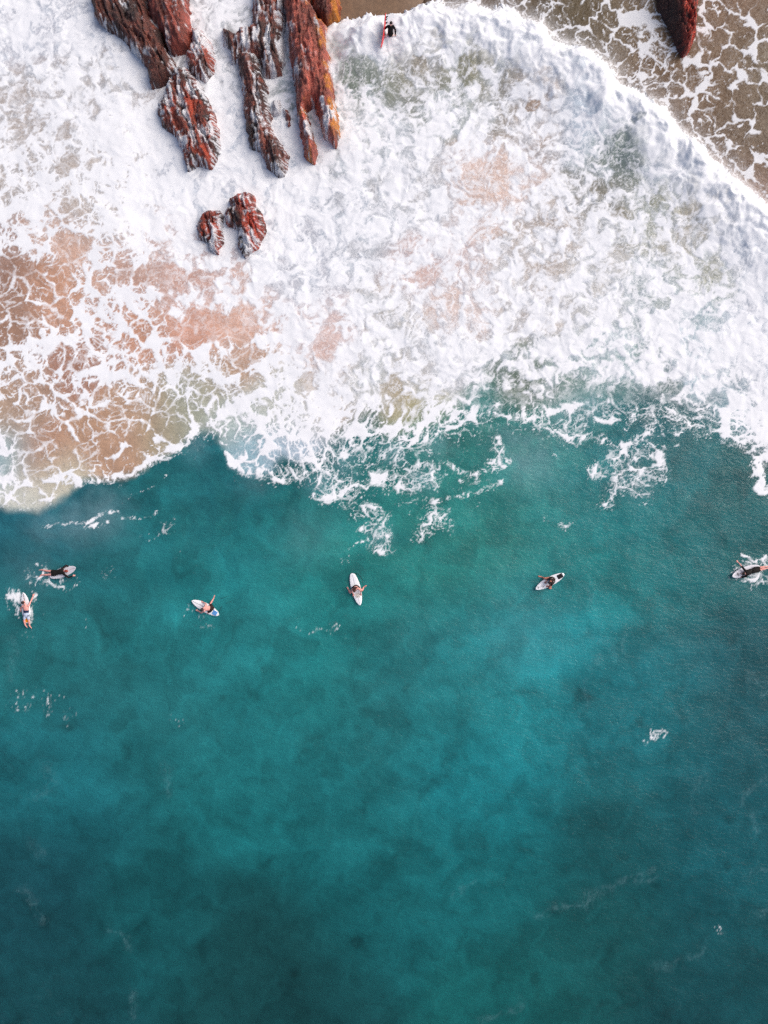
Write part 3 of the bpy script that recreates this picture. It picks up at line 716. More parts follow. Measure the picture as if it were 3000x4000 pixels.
ROCK_LABELS = {
 'slab_left': "dark brown rock slab sloping into foam at the left end of the reef",
 'slab_center': "smooth reddish rock slab beside the darkest slab of the reef",
 'knob_side': "rounded rock with hair-like white runnels fanning off its right flank",
 'tail_left': "ragged rust-red rock tail half buried in white water below the smooth slab",
 'slab_upper_middle': "upper flat rock in the middle rib, crossed by foam channels",
 'slab_lower_middle': "long cracked rock in the middle rib tapering to a dark wet tip",
 'stub': "small square rock stub poking from foam beside the middle rib",
 'sliver': "thin dark rock sliver in foam between the middle and the widest rib",
 'ridge_right': "widest pinkish red rock rib with orange along its right edge",
 'knob_right': "orange-edged rock knob at the wet sand strip",
 'boulder_left': "smaller of the two round boulders alone in white foam",
 'boulder_right': "larger of the two round boulders alone in white foam, bright rust red",
 'rock_far_right': "pointed dark rock with its sunlit side painted scarlet in brown lacy water",
}
WASH_SPOTS = _pts("""800 210 60 .35;740 300 45 .35;690 300 40 .4;760 360 50 .3;640 420 40 .35;830 520 40 .3;740 580 40 .25;1010 200 60 .35;960 195 40 .5;1080 180 40 .3
1060 60 40 .2;1110 300 40 .5;1060 400 30 .5;1090 480 50 .4;1000 480 25 .3;1240 430 25 .6;1270 520 50 .55;1300 480 30 .3;1225 500 20 .3;880 60 40 .5;940 30 40 .5;1010 60 30 .2
400 120 20 .5;500 60 14 .6;480 170 26 .3;560 280 40 .3;700 30 18 .5;960 800 30 .5;990 840 30 .4;900 900 30 .5;830 930 30 .4;790 880 25 .5;960 950 40 .4;885 930 30 .5;1165 40 16 .25;1200 250 14 .2;1310 540 30 .2""")
def build_rock(key):
    txt, ang, hgt, wamt, c1, c2 = RAW[key]
    k0 = 1 - .5 / H_CAM
    poly = [(1500 + (a - 1500) * k0, 2000 + (b - 2000) * k0) for a, b in _pts(txt)]
    if key.startswith('boulder'):
        mu, mv = sum(p[0] for p in poly) / len(poly), sum(p[1] for p in poly) / len(poly)
        poly = [(mu + (a - mu) * 1.14, mv + (b - mv) * 1.10) for a, b in poly]
    pu = [p[0] for p in poly]; pv = [p[1] for p in poly]
    st = 3.6
    us = np.arange(min(pu) - 34, max(pu) + 34, st); vv = np.arange(max(pv) + 34, min(pv) - 34, -st)
    u, v = np.meshgrid(us, vv)
    X, Y = u * .015, v * .015
    j1 = fbm(X * 1.2, Y * 1.2, 301, 3); j2 = fbm(X * 4, Y * 4, 302, 3)
    s, arc = sdf(u + 10 * j1 + 7 * j2, v + 10 * fbm(X * 1.2 + 9, Y * 1.2, 303, 3), poly)
    s = s * .015
    th = math.radians(ang)
    a = X * math.sin(th) + Y * math.cos(th); c = X * math.cos(th) - Y * math.sin(th)
    c = c + .12 * fbm(X * .8, Y * .8, 304, 2)
    bed = c * 1.55 + .25 * fbm(a * .35, c * .7, 305, 2)
    saw = bed - np.floor(bed); saw = np.where(saw < .8, saw / .8, (1 - saw) / .2)
    strat = ridged(c * 3.4, a * .25, 306, 4, .6)
    e, _ = voro(c * 1.1 + .2 * j1, a * .45 + .2 * j2, 307)
    joint = sstep(.10, .0, e)
    jamp = .10 if key in ('ridge_right', 'slab_center', 'knob_right', 'rock_far_right') else .22
    up = 1 - np.exp(-np.clip(s, 0, None) / .20)
    z = hgt * up * (.80 + .14 * j1) + up * (.16 * (saw - .5) + .20 * (strat - .5) + .10 * j2 - jamp * joint)
    z = np.where(s > 0, z, s * 2.6) + .03 * j2
    # mineral tone, with orange along some east edges
    k = sstep(-.35, .35, fbm(c * 1.4, a * .4, 308, 4))[..., None]
    tone = lin(c2) * (1 - k) + lin(c1) * k
    grain = fbm(c * 8 + 1.5 * j1, a * .8, 315, 3)
    tone = tone * (1 + .75 * grain)[..., None].clip(.3, 1.7)
    z = z + .10 * grain * up
    pink = sstep(.05, .5, fbm(X * 1.7 + 3, Y * 1.7, 309, 4))[..., None]
    tone = tone * (1 - .35 * pink) + lin((188, 96, 74)) * .35 * pink
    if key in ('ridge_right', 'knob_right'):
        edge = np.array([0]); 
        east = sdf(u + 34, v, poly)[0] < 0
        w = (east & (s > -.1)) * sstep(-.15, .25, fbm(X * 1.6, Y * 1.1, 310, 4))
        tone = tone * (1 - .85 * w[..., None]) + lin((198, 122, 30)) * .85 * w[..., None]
    if key in ('tail_left', 'boulder_left', 'boulder_right', 'knob_side'):
        w = sstep(.02, .35, fbm(c * 1.3 + 4, a * .8, 311, 3))
        tone = tone * (1 - .7 * w[..., None]) + lin((186, 70, 42)) * .7 * w[..., None]
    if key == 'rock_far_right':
        w = sstep(2615, 2660, u + 14 * j1 - (v - 60) * .18) * sstep(-.3, .2, strat - .5 + j2)  # sunlit east side painted red into the tone, shaded west side painted dark
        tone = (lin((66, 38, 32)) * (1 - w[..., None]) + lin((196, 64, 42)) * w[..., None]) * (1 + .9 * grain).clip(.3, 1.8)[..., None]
        z = z + (.22 * grain + .10 * j2) * up
    # white water running off
    rad = fbm(arc / 7.0, s * 1.3 + 3, 312, 3); run = ridged(c * 3.2 + .4 * j1, a * .45, 313, 3)
    fringe = np.exp(-np.clip(s, 0, None) / .28)
    fan = 1.1 if key in ('knob_side', 'tail_left', 'slab_lower_middle', 'boulder_left', 'boulder_right') else .35
    pat = ranked(rad * fringe * fan + .42 * (run - .5) + .70 * fbm(c * 2.4 + 2 + .5 * j1, a * .55, 314, 4) + .25 * j2 - .2 * (saw - .5), 7)
    amt = wamt * .62 + .12 * fringe * (wamt > .05) + .10 * j1
    for (pu_, pv_, r, kk) in WASH_SPOTS:
        amt = amt + .8 * kk * np.exp(-((u - pu_) ** 2 + (v - pv_) ** 2) / (r * r))
    amt = np.clip(amt, 0, .92)
    wash = sstep(1 - amt - .22, 1 - amt + .16, pat + .16 * fbm(X * 8, Y * 8, 316, 2)) * sstep(.02, .12, amt) * .9
    z = z + .05 * wash
    co = np.stack([(u - 1500) * .015, (2000 - v) * .015, z], -1).reshape(-1, 3)
    q = grid_quads(*u.shape)
    q = q[(s.reshape(-1)[q] > -.30).all(1)]
    idx, inv = np.unique(q, return_inverse=True)
    ctr = spot(sum(pu) / len(pu), sum(pv) / len(pv), 0)
    co = co[idx] - np.array([ctr.x, ctr.y, 0])
    me = mesh_arrays("rock", co, inv.reshape(-1, 4), ROCK_MAT)
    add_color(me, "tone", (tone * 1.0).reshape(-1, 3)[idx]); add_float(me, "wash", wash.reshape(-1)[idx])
    o = link("rock", me); o.location = ctr
    tag(o, ROCK_LABELS[key], "rock", "rocks of the reef in the white water" if key != 'rock_far_right' else None)
ROCK_MAT = rock_material()
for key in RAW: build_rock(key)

# ================================================================ surfers and boards
def tube(bm, pts, radii, side=None, seg=12, mat=0):
    """closed tapered tube through pts; radii are floats or (across, through) pairs; side = direction of the first radius"""
    pts = [Vector(p) for p in pts]
    rings, prev = [], None
    n = len(pts)
    for i, p in enumerate(pts):
        t = (pts[min(i + 1, n - 1)] - pts[max(i - 1, 0)]).normalized()
        ref = Vector(side) if side is not None else (prev if prev is not None else (Vector((0, 0, 1)) if abs(t.z) < .8 else Vector((1, 0, 0))))
        a = (ref - t * ref.dot(t)).normalized(); b = t.cross(a); prev = a
        r = radii[i]; ra, rb = r if isinstance(r, tuple) else (r, r)
        rings.append([bm.verts.new(p + a * (ra * math.cos(2 * math.pi * k / seg)) + b * (rb * math.sin(2 * math.pi * k / seg))) for k in range(seg)])
    def cap(ring, p, d, r, flip):
        ra, rb = r if isinstance(r, tuple) else (r, r)
        m = []
        c = bm.verts.new(p + d * min(ra, rb) * .9)
        for k in range(seg): m.append(bm.verts.new(p + (ring[k].co - p) * .72 + d * min(ra, rb) * .62))
        for k in range(seg):
            k2 = (k + 1) % seg
            q = [ring[k], ring[k2], m[k2], m[k]]; tri = [m[k], m[k2], c]
            bm.faces.new(q[::-1] if flip else q); bm.faces.new(tri[::-1] if flip else tri)
    for i in range(n - 1):
        for k in range(seg):
            k2 = (k + 1) % seg
            bm.faces.new([rings[i][k], rings[i][k2], rings[i + 1][k2], rings[i + 1][k]])
    t0 = (pts[0] - pts[1]).normalized(); t1 = (pts[-1] - pts[-2]).normalized()
    cap(rings[0], pts[0], t0, radii[0], True); cap(rings[-1], pts[-1], t1, radii[-1], False)
def ball(bm, c, rx, ry, rz, M=None, seg=14):
    g = bmesh.ops.create_uvsphere(bm, u_segments=seg, v_segments=seg - 4, radius=1)
    X = Matrix.Translation(c) @ (M.to_4x4() if M else Matrix.Identity(4)) @ Matrix.Diagonal((rx, ry, rz, 1))
    bmesh.ops.transform(bm, matrix=X, verts=g['verts'])
def solid(name, bm, mat, parent, voxel=None, smooth=True):
    """bmesh -> one mesh object; with voxel the overlapping pieces are fused into one continuous skin"""
    bmesh.ops.recalc_face_normals(bm, faces=bm.faces)
    me = bpy.data.meshes.new(name); bm.to_mesh(me); bm.free()
    if smooth: me.polygons.foreach_set("use_smooth", np.ones(len(me.polygons), bool))
    o = link(name, me)
    if voxel:
        md = o.modifiers.new("r", 'REMESH'); md.mode = 'VOXEL'; md.voxel_size = voxel; md.use_smooth_shade = True
        sm = o.modifiers.new("s", 'SMOOTH'); sm.factor = .5; sm.iterations = 2
        dg = bpy.context.evaluated_depsgraph_get()
        m2 = bpy.data.meshes.new_from_object(o.evaluated_get(dg))
        o.modifiers.clear(); o.data = m2; bpy.data.meshes.remove(me); m2.name = name
    o.data.materials.clear(); o.data.materials.append(mat)
    if parent is not None:
        o.parent = parent; o.matrix_parent_inverse = Matrix.Translation(-parent.location)
    return o
SKIN = {k: plain("skin " + k, rgb(*c), .5, .35, .10, 9) for k, c in dict(fair=(236, 168, 156), tan=(208, 132, 112), pale=(240, 190, 172)).items()}
HAIR = {k: plain("hair " + k, rgb(*c), .45, .4, .3, 40, .6, 90) for k, c in dict(dark=(44, 30, 26), brown=(74, 38, 30), auburn=(150, 62, 48)).items()}
CLOTH = {k: plain("cloth " + k, rgb(*c), .8, .2, .25, 12, .3, 50) for k, c in dict(black=(34, 31, 30), dark=(52, 40, 38), navy=(40, 52, 82), pale=(196, 208, 228), grey=(150, 148, 156)).items()}
WHITE_EYE = plain("eye white", rgb(225, 225, 222), .3); LIP = plain("lips", rgb(190, 104, 96), .5); STRAP = plain("strap", rgb(235, 225, 218), .6)

def limb(a, b, t): return a + (b - a) * t
def person(label, pel, neck, head, front, arms, legs, face, skin, hair, wear, long_hair=False):
    """pel, neck, head: points; front: the way the chest faces; arms/legs: {'L': (elbow, wrist, hand way)} / (knee, ankle, toe)"""
    root = empty("person", Vector((pel.x, pel.y, pel.z)))
    tag(root, label, "person", None)
    up = (neck - pel).normalized(); front = Vector(front); front = (front - up * front.dot(up)).normalized()
    lat = up.cross(front).normalized()                       # towards the person's right hand is -lat
    S = {'L': 1, 'R': -1}
    sh = {k: neck - up * .055 + lat * (.165 * s) for k, s in S.items()}
    hip = {k: pel - up * .02 + lat * (.085 * s) for k, s in S.items()}
    T = (neck - pel)
    torso = ([pel - up * .10, pel, pel + T * .22, pel + T * .45, pel + T * .70, neck - up * .06, neck - up * .005],
             [(.135, .105), (.165, .118), (.142, .100), (.140, .100), (.165, .110), (.150, .090), (.065, .06)])
    def grow(r, g): return (r[0] + g, r[1] + g) if isinstance(r, tuple) else r + g
    def put_torso(bm, g=0, lo=0, hi=7):
        p, r = torso; tube(bm, p[lo:hi], [grow(x, g) for x in r[lo:hi]], lat, 18)
    def put_arm(bm, k, g=0, upto=1.0, frm=0.0):
        e, w, hd = arms[k]
        pts = [limb(neck - up * .05, sh[k], .5), sh[k], limb(sh[k], e, .5), e, limb(e, w, .35), w]
        rr = [.06, .058, .050, .042, .043, .029]
        n = 6 if upto >= 1 else (4 if upto > .45 else 3)
        tube(bm, pts[:n], [grow(x, g) for x in rr[:n]])
    def put_leg(bm, k, g=0, upto=1.0):
        kn, an, toe = legs[k]
        pts = [hip[k] + up * .03, hip[k], limb(hip[k], kn, .35), limb(hip[k], kn, .7), kn, limb(kn, an, .3), limb(kn, an, .7), an]
        rr = [.085, .092, .084, .068, .056, .060, .044, .036]
        n = 8 if upto >= 1 else (5 if upto > .7 else (4 if upto > .4 else 3))
        tube(bm, pts[:n], [grow(x, g) for x in rr[:n]])
    bm = bmesh.new()
    put_torso(bm)
    fd = Vector(face).normalized()                           # the way the face looks
    hup = (head - neck).normalized(); hl = hup.cross(fd).normalized(); hup = fd.cross(hl).normalized()
    HM = Matrix((hl, fd, hup)).transposed()
    tube(bm, [neck - up * .07, neck, limb(neck, head, .7)], [.066, .058, .060])
    ball(bm, head, .076, .095, .112, HM)
    ball(bm, head + fd * .035 - hup * .06, .055, .058, .058, HM)                        # jaw
    tube(bm, [head + fd * .088 + hup * .012, head + fd * .112 - hup * .022], [.010, .016], None, 8)   # nose
    for s in (1, -1): ball(bm, head + hl * (.078 * s) - fd * .005 - hup * .005, .012, .024, .032, HM, 8)   # ears
    for k in 'LR':
        put_arm(bm, k); put_leg(bm, k)
        e, w, hd = arms[k]; d = Vector(hd).normalized()
        # hand: palm, four unequal fingers bent at the knuckle, thumb leaving the side of the palm
        pn = Vector((0, 0, 1)) if abs(d.z) < .8 else front
        pn = (pn - d * pn.dot(d)).normalized(); ps = d.cross(pn)
        tube(bm, [w - d * .01, w + d * .03, w + d * .085], [(.028, .022), (.036, .018), (.042, .015)], ps, 12)
        for q, ln in enumerate((.070, .082, .076, .058)):
            b = w + d * .088 + ps * ((q - 1.5) * .022)
            m = b + d * ln * .55 + ps * ((q - 1.5) * .006); t = m + (d * .8 - pn * .55).normalized() * ln * .5
            tube(bm, [b - d * .02, b, m, t], [.0105, .0105, .0100, .0085], None, 8)
        th = 1 if k == 'L' else -1
        b = w + d * .03 + ps * (.030 * th); m = b + (d * .7 + ps * (.7 * th)).normalized() * .042
        tube(bm, [b, m, m + (d * .95 + ps * .2 * th - pn * .3).normalized() * .036], [.014, .012, .010], None, 8)
        kn, an, toe = legs[k]; fdir = (toe - an).normalized()
        fs = fdir.cross((an - kn).normalized())
        if fs.length < .1: fs = lat
        tube(bm, [an - fdir * .035, an + fdir * .03, an + fdir * .12, an + fdir * .19, an + fdir * .225], [(.034, .040), (.038, .040), (.044, .028), (.042, .018), (.030, .012)], fs.normalized(), 10)
    solid("body", bm, SKIN[skin], root, .0105)
    # face and hair
    for s in (1, -1):
        bm = bmesh.new(); ball(bm, head + fd * .084 + hl * (.030 * s) + hup * .016, .013, .010, .009, HM, 8); solid("eye", bm, WHITE_EYE, root)
    bm = bmesh.new(); ball(bm, head + fd * .090 - hup * .058, .024, .010, .008, HM, 8); solid("mouth", bm, LIP, root)
    bm = bmesh.new()
    ball(bm, head - fd * .012 + hup * .020, .086, .098, .106, HM)
    rnd = random.Random(hash(label) % 7 if False else len(label))
    for q in range(16):
        t = rnd.uniform(0, 2 * math.pi); r = rnd.uniform(.2, .95)
        ball(bm, head - fd * .02 + hup * (.03 + .085 * math.sqrt(1 - r * r)) + hl * (.078 * r * math.cos(t)) + fd * (.085 * r * math.sin(t)), .022, .026, .022, HM, 8)
    if long_hair:
        for q in range(-3, 4):
            b = head - fd * .07 + hl * (.022 * q) + hup * .04
            tube(bm, [b, b - fd * .045 - hup * .10, b - fd * .05 - hup * .20 + hl * .01 * q, b - fd * .02 - hup * (.29 + .01 * (q % 3)) + hl * .012 * q], [.03, .034, .030, .014], None, 8)
    geom = bm.verts[:] + bm.edges[:] + bm.faces[:]
    h = solid("hair", bm, HAIR[hair], root, .009)
    # trim the fringe off the face
    bm = bmesh.new(); bm.from_mesh(h.data)
    bmesh.ops.bisect_plane(bm, geom=bm.verts[:] + bm.edges[:] + bm.faces[:], plane_co=head + fd * .045 + hup * .035, plane_no=(fd * .85 - hup * .55), clear_outer=True)
    bm.to_mesh(h.data); bm.free()
    # clothes
    for name, mt, what in wear:
        bm = bmesh.new()
        for w in what:
            if w[0] == 'torso': put_torso(bm, .010, w[1], w[2])
            if w[0] == 'arms':
                for k in 'LR': put_arm(bm, k, .009, w[1])
            if w[0] == 'legs':
                for k in 'LR': put_leg(bm, k, .012, w[1])
            if w[0] == 'strap':
                for s in (w[1],):
                    c0 = pel + T * .52
                    tube(bm, [c0 + lat * .10 * s - front * .112, neck - up * .14 + lat * .11 * s - front * .108, neck - up * .02 + lat * .10 * s - front * .03, neck - up * .08 + lat * .10 * s + front * .10], [(.016, .006)] * 4, lat, 8)
        solid(name, bm, mt, root, .011)
    return root

# ---- surfboards
def board(label, nose, tail, deck, width=.50, roll=0, tail_w=.30, blunt=.12, pale='white', bottom=None, width_dir=None):
    """nose/tail: points on the water line; a board with rocker, rails, three fins and a stringer"""
    root = empty("surfboard", (nose + tail) / 2)
    tag(root, label, "surfboard")
    ax = (nose - tail); L = ax.length; ax.normalize()
    wd = Vector((0, 0, 1)).cross(ax).normalized() if width_dir is None else Vector(width_dir).normalized()
    nn = ax.cross(wd).normalized()
    if roll:
        R = Matrix.Rotation(roll, 3, ax); wd = R @ wd; nn = R @ nn
    bm = bmesh.new(); NS, NR = 26, 16; rings = []
    prof = []
    for i in range(NS + 1):
        t = i / NS
        w = (max(0, 1 - abs((t - .46) / .54) ** 2.15)) ** .62 if t > .46 else tail_w + (1 - tail_w) * (1 - ((.46 - t) / .46) ** 2.2)
        if t < .05: w *= math.sqrt(max(.02, 1 - ((.05 - t) / .055) ** 2))
        w = max(w, .02)
        th = .060 * (.35 + .65 * math.sin(math.pi * min(1, max(0, .08 + t * .86))) ** .7)
        rk = .11 * max(0, (t - .5) / .5) ** 2.2 + .035 * max(0, (.4 - t) / .4) ** 2
        prof.append((t, w * width / 2, th, rk))
    for (t, w, th, rk) in prof:
        c = tail + ax * (L * t) + nn * (rk + .02)
        rg = []
        for k in range(NR):
            a = 2 * math.pi * k / NR
            x = math.copysign(abs(math.cos(a)) ** .8, math.cos(a)) * w; z = math.copysign(abs(math.sin(a)) ** .9, math.sin(a)) * th / 2
            rg.append(bm.verts.new(c + wd * x + nn * z))
        rings.append(rg)
    for i in range(NS):
        for k in range(NR): bm.faces.new([rings[i][k], rings[i][(k + 1) % NR], rings[i + 1][(k + 1) % NR], rings[i + 1][k]])
    bm.faces.new(rings[0][::-1]); bm.faces.new(rings[-1])
    solid("deck", bm, deck, root)
    def on_deck(t, x, lift=.004, sgn=1):
        i = min(NS - 1, int(t * NS)); f = t * NS - i
        w, th, rk = [prof[i][q] * (1 - f) + prof[i + 1][q] * f for q in (1, 2, 3)]
        q = min(.999, abs(x) / max(w, .01))
        return tail + ax * (L * t) + wd * x + nn * (rk + .02 + sgn * (th / 2 * (1 - q ** 2.5) ** .45 + lift))
    def strip(name, path, half, mat, lift=.004, sgn=1):
        """a thin ribbon laid on the deck along (t, x) points"""
        b2 = bmesh.new(); pv = None
        for i, (t, x) in enumerate(path):
            t2, x2 = path[min(i + 1, len(path) - 1)]; t1, x1 = path[max(i - 1, 0)]
            dx, dy = (t2 - t1) * L, x2 - x1; l = math.hypot(dx, dy) or 1
            nx, ny = -dy / l * half, dx / l * half
            cur = [b2.verts.new(on_deck(min(.995, max(.003, t + nx / L * s)), x + ny * s, lift, sgn)) for s in (-1, 1)]
            if pv: b2.faces.new([pv[0], cur[0], cur[1], pv[1]])
            pv = cur
        r = bmesh.ops.extrude_face_region(b2, geom=b2.faces[:])
        bmesh.ops.translate(b2, verts=[g for g in r['geom'] if isinstance(g, bmesh.types.BMVert)], vec=nn * .004 * sgn)
        return solid(name, b2, mat, root, None, False)
    def patch(name, t0, t1, half, mat, n=5, sgn=1, lift=.005):
        b2 = bmesh.new(); rows = []
        for i in range(n + 1):
            t = t0 + (t1 - t0) * i / n
            rows.append([b2.verts.new(on_deck(t, half * (j / 3 - 1) * (1 - .10 * abs(i / n - .5)), lift, sgn)) for j in range(7)])
        for i in range(n):
            for j in range(6): b2.faces.new([rows[i][j], rows[i][j + 1], rows[i + 1][j + 1], rows[i + 1][j]])
        r = bmesh.ops.extrude_face_region(b2, geom=b2.faces[:])
        bmesh.ops.translate(b2, verts=[g for g in r['geom'] if isinstance(g, bmesh.types.BMVert)], vec=nn * .010 * sgn)
        return solid(name, b2, mat, root, None, False)
    def fin(t, x, h, mat):
        b2 = bmesh.new(); base = on_deck(t, x, -.004, -1)
        out = [(.065, 0), (-.055, 0), (-.095, h), (-.075, h * 1.02), (-.01, h * .62)]
        A = [b2.verts.new(base + ax * p - nn * q + wd * .006) for p, q in out]; B = [b2.verts.new(base + ax * p - nn * q - wd * .006) for p, q in out]
        b2.faces.new(A); b2.faces.new(B[::-1])
        for i in range(5): b2.faces.new([A[i], A[(i + 1) % 5], B[(i + 1) % 5], B[i]])
        solid("fin", b2, mat, root, None, False)
    root_tools = dict(root=root, strip=strip, patch=patch, fin=fin, on=on_deck, L=L, ax=ax, wd=wd, nn=nn)
    return root_tools
BOARD_WHITE = plain("white board glass", rgb(246, 247, 250, .9), .22, .5, .04, 3)
BOARD_GREY = plain("waxed board glass", rgb(222, 220, 228, .9), .3, .5, .08, 5)
BOARD_RED = plain("red board glass", rgb(232, 58, 64), .22, .5, .08, 4)
BOARD_CREAM = plain("cream deck", rgb(246, 208, 150), .4, .4, .1, 6)
WAX = plain("wax", rgb(214, 208, 200), .7, .3, .1, 30, .4, 80)
WOOD = plain("stringer wood", rgb(122, 84, 70), .5)
INK = plain("black print", rgb(30, 30, 34), .5)
GREY_INK = plain("grey print", rgb(120, 122, 130), .5)
PAD_BLACK = plain("black traction pad", rgb(32, 32, 36), .8, .2, .2, 60, .6, 120)
PAD_BLUE = plain("blue traction pad", rgb(98, 160, 224), .8, .2, .15, 60, .6, 120)
PAD_ORANGE = plain("orange traction pad", rgb(238, 150, 30), .8, .2, .15, 60, .6, 120)
CORD = plain("leash cord", rgb(28, 44, 48), .5)
PAD_TEAL = plain("blue rail print", rgb(70, 160, 190), .4)
def leash(pts, bt, mat=None):
    bm = bmesh.new(); P = [Vector(p) for p in pts]
    out = []
    for i in range(len(P) - 1):
        p0, p1, p2, p3 = P[max(i - 1, 0)], P[i], P[i + 1], P[min(i + 2, len(P) - 1)]
        for q in range(5):
            t = q / 5
            out.append(.5 * ((2 * p1) + (p2 - p0) * t + (2 * p0 - 5 * p1 + 4 * p2 - p3) * t * t + (3 * p1 - p0 - 3 * p2 + p3) * t ** 3))
    out.append(P[-1])
    tube(bm, out, [.008] * len(out), None, 6)
    solid("leash", bm, CORD, bt['root'])
def fins(bt, mat):
    bt['fin'](.12, 0, .12, mat); bt['fin'](.24, .13, .11, mat); bt['fin'](.24, -.13, .11, mat)

def lvl(u, v): return sea_level(spot(u, v, 0))
BLACK = CLOTH['black']

# 1 --- paddler in a black spring suit, heading right
w0 = lvl(240, 2236)
J = lambda u, v, z: spot(u, v, w0 + z)
b = board("white surfboard under the paddler in a black suit", J(300, 2216, .06), J(196, 2254, .04), BOARD_GREY, .56)
b['strip']("stringer", [(t / 20, 0) for t in range(1, 20)], .005, WOOD); fins(b, INK)
person("person in a black long-sleeved suit paddling towards the right, reddish hair", J(214, 2238, .17), J(249, 2230, .27), J(260, 2231, .36), (0, 0, -1),
       {'L': (J(260, 2208, .16), J(272, 2217, .02), (1, -.5, -.4)), 'R': (J(268, 2256, .20), J(283, 2250, .16), (1, .25, -.1))},
       {'L': (J(186, 2230, .12), J(163, 2226, .04), J(148, 2225, -.03)), 'R': (J(186, 2245, .12), J(162, 2246, .05), J(150, 2256, .01))},
       (1, -.1, -.35), 'fair', 'auburn', [("wetsuit", BLACK, [('torso', 0, 7), ('arms', 1.0), ('legs', .3)])])
# 2 --- paddler in patterned shorts, heading up
w0 = lvl(103, 2390)
b = board("white surfboard with dark stringer and orange tail pad under the bare-backed paddler", J(95, 2313, .07), J(108, 2434, .04), BOARD_WHITE, .52)
b['strip']("stringer", [(t / 20, 0) for t in range(1, 20)], .013, WOOD); fins(b, INK); b['patch']("traction_pad", .03, .17, .085, PAD_ORANGE)
person("bare-backed person in pale and navy shorts paddling up the picture", J(103, 2400, .17), J(100, 2364, .28), J(91, 2353, .36), (0, 0, -1),
       {'L': (J(80, 2376, .12), J(82, 2393, -.06), (.1, -1, -.5)), 'R': (J(121, 2347, .16), J(129, 2330, .07), (.3, 1, -.2))},
       {'L': (J(95, 2424, .14), J(98, 2440, .12), J(108, 2453, .08)), 'R': (J(113, 2424, .14), J(115, 2443, .10), J(124, 2455, .05))},
       (-.25, 1, -.3), 'fair', 'dark',
       [("shorts", CLOTH['pale'], [('torso', 0, 3), ('legs', .45)]), ("waistband", CLOTH['navy'], [('torso', 2, 4)]), ("hem", CLOTH['navy'], [('legs', .3)])])
# 3 --- surfer leaning over a board with a blue pad
w0 = lvl(800, 2375)
b = board("white surfboard with a blue pad and a long loose leash", J(751, 2345, .06), J(855, 2402, .04), BOARD_WHITE, .54)
b['strip']("stringer", [(.45 + t / 40, .012 * math.sin(t * .5)) for t in range(0, 21)], .009, GREY_INK); fins(b, INK); b['patch']("traction_pad", .07, .22, .13, PAD_BLUE)
person("bare-backed person sitting on a white board, one leg trailing to the leash", J(824, 2376, .16), J(797, 2375, .50), J(789, 2380, .58), (-.7, .1, -.6),
       {'L': (J(786, 2394, .30), J(774, 2386, .12), (-1, .3, -.1)), 'R': (J(806, 2360, .30), J(794, 2352, .12), (-1, .3, -.1))},
       {'L': (J(812, 2394, .06), J(822, 2402, -.34), J(810, 2404, -.40)), 'R': (J(822, 2358, .10), J(834, 2338, .0), J(839, 2322, .01))},
       (-.8, -.1, -.6), 'fair', 'dark', [("shorts", CLOTH['dark'], [('torso', 0, 3), ('legs', .45)])])
leash([J(835, 2334, .03), J(846, 2333, .0), J(866, 2337, .01), (J(884, 2331, .01)), J(897, 2328, .01), J(906, 2334, .01), J(905, 2346, .01), J(890, 2354, .01), J(868, 2366, .0), J(853, 2398, .03)], b)
# 4 --- long-haired surfer facing the camera's lower edge
w0 = lvl(1390, 2300)
b = board("white surfboard pointing down the picture under the long-haired surfer", J(1407, 2364, .06), J(1375, 2239, .04), BOARD_WHITE, .56, tail_w=.42)
b['strip']("stringer", [(t / 20, 0) for t in range(1, 20)], .004, GREY_INK); fins(b, INK)
b['patch']("wax_patch", .62, .76, .13, WAX, lift=.001); b['strip']("print", [(.715, -.10 + .02 * q) for q in range(8)], .010, GREY_INK, .014)
b['strip']("rail_print", [(.40 + .02 * q, -.215) for q in range(7)], .03, PAD_TEAL)
person("bare-chested person with long brown hair sitting astride a white board", J(1389, 2293, .15), J(1388, 2301, .58), J(1385, 2307, .68), (.2, -1, -.25),
       {'L': (J(1408, 2307, .38), J(1410, 2318, .16), (.0, -1, -.3)), 'R': (J(1372, 2308, .38), J(1380, 2320, .16), (.1, -1, -.3))},
       {'L': (J(1415, 2307, .16), J(1420, 2294, -.04), J(1428, 2289, .005)), 'R': (J(1367, 2316, .16), J(1362, 2304, -.05), J(1359, 2299, .0))},
       (.1, -1, -.5), 'fair', 'brown', [("shorts", CLOTH['dark'], [('torso', 0, 3), ('legs', .4)])], True)
leash([J(1377, 2241, .05), J(1388, 2241, .02), J(1398, 2242, .01), J(1408, 2252, .0), J(1417, 2270, -.01), J(1420, 2290, -.03)], b)
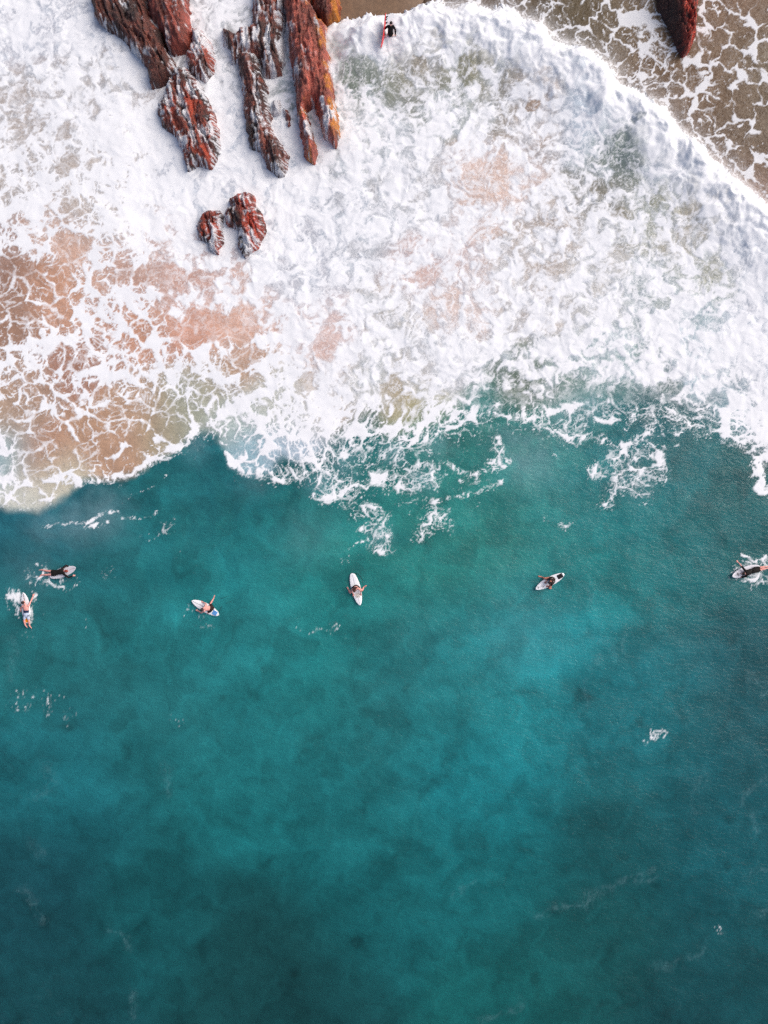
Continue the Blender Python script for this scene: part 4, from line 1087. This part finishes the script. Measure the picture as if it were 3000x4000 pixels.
# 5 --- surfer in dark clothes with pale straps, facing lower left
w0 = lvl(2145, 2270)
b = board("white surfboard with black tail pad and two ring marks near the nose", J(2090, 2301, .06), J(2203, 2242, .04), BOARD_WHITE, .54)
fins(b, INK); b['patch']("traction_pad", .06, .23, .13, PAD_BLACK); b['strip']("stringer", [(t / 20, 0) for t in range(5, 20)], .004, GREY_INK)
for (t0, x0, rr, gap) in ((.90, -.02, .045, 0), (.76, .09, .042, 3)):
    b['strip']("print", [(t0 + rr * math.cos(q / 12 * 2 * math.pi) / b['L'] * .8, x0 + rr * 1.25 * math.sin(q / 12 * 2 * math.pi)) for q in range(gap, 13)], .009, INK)
leash([J(2201, 2243, .05), J(2206, 2241, .06), J(2212, 2239, .03)], b)
person("person in dark clothes with pale shoulder straps sitting astride a ring-marked board", J(2160, 2264, .15), J(2152, 2270, .56), J(2147, 2276, .66), (-1, -.55, -.3),
       {'L': (J(2154, 2286, .38), J(2143, 2290, .14), (-1, -.2, -.2)), 'R': (J(2140, 2262, .36), J(2134, 2272, .16), (-.6, -.6, -.3))},
       {'L': (J(2146, 2297, .10), J(2160, 2300, -.28), J(2150, 2304, -.34)), 'R': (J(2127, 2259, .14), J(2116, 2254, -.03), J(2108, 2252, .0))},
       (-1, -.6, -.5), 'tan', 'dark', [("vest", CLOTH['dark'], [('torso', 1, 7), ('arms', .5)]), ("shorts", CLOTH['black'], [('torso', 0, 3), ('legs', .35)]), ("strap", STRAP, [('strap', 1)]), ("strap", STRAP, [('strap', -1)])])
# 6 --- paddler at the right edge, arm swung forward
w0 = lvl(2920, 2240)
b = board("pale surfboard with black script at the right border of the picture", J(2855, 2252, .07), J(2966, 2212, .04), BOARD_GREY, .56)
b['strip']("stringer", [(t / 20, 0) for t in range(1, 20)], .005, WOOD); fins(b, INK)
for q in range(5): b['strip']("print", [(.76 + .018 * math.sin(q * 1.7) + .03, -.10 + .04 * q), (.76 - .01 * q % .03, -.075 + .04 * q), (.79, -.07 + .04 * q)], .008, INK)
person("person in black with a pale band across the back paddling left, one arm raised", J(2948, 2227, .17), J(2911, 2240, .27), J(2903, 2241, .37), (0, 0, -1),
       {'L': (J(2898, 2255, .14), J(2886, 2257, .02), (-1, .1, -.4)), 'R': (J(2897, 2212, .40), J(2884, 2197, .36), (-.6, .8, 0))},
       {'L': (J(2974, 2225, .12), J(2996, 2220, .10), J(3008, 2220, .08)), 'R': (J(2973, 2216, .12), J(2995, 2213, .07), J(3009, 2211, .04))},
       (-1, -.2, -.3), 'fair', 'dark',
       [("rash_vest", BLACK, [('torso', 2, 7), ('arms', .6)]), ("shorts", BLACK, [('torso', 0, 3), ('legs', .45)]), ("band", CLOTH['grey'], [('torso', 2, 4)])])
# 7 --- surfer wading out of the foam with a red board under the arm
w0 = lvl(1527, 128)
J = lambda u, v, z: spot(u, v, w0 + z)
pel = J(1525, 131, .02)
nk = pel + Vector((0, .10, .52)); hd = nk + Vector((.025, -.01, .16))
sR = nk + Vector((-.19, 0, -.06)); sL = nk + Vector((.19, 0, -.06))
person("person in a black long-sleeved top wading waist-deep in foam with a red board", pel, nk, hd, (0, -1, .1),
       {'L': (sL + Vector((.09, -.02, -.27)), sL + Vector((.10, -.12, -.49)), (.05, -.2, -1)), 'R': (sR + Vector((-.17, -.02, -.23)), sR + Vector((-.12, -.2, -.42)), (.5, -.3, -.6))},
       {'L': (pel + Vector((.11, -.08, -.44)), pel + Vector((.12, .03, -.84)), pel + Vector((.14, -.16, -.90))), 'R': (pel + Vector((-.10, -.03, -.44)), pel + Vector((-.12, .12, -.84)), pel + Vector((-.13, -.08, -.90)))},
       (.05, -1, -.15), 'pale', 'dark', [("rash_vest", BLACK, [('torso', 0, 7), ('arms', 1.0)])])
side_pt = (pel + nk) / 2 + Vector((-.20, 0, 0))
b = board("red surfboard with black fins held upright under the wading surfer's arm", side_pt + Vector((-.24, -.98, -.16)), side_pt + Vector((-.02, .86, .10)), BOARD_RED, .50, width_dir=(-.10, .05, 1), tail_w=.3)
fins(b, INK)
b['patch']("deck_panel", .10, .86, .11, BOARD_CREAM, 10, sgn=1)
print("SEA LEVELS", w0, "FLIP", b['nn'][:])
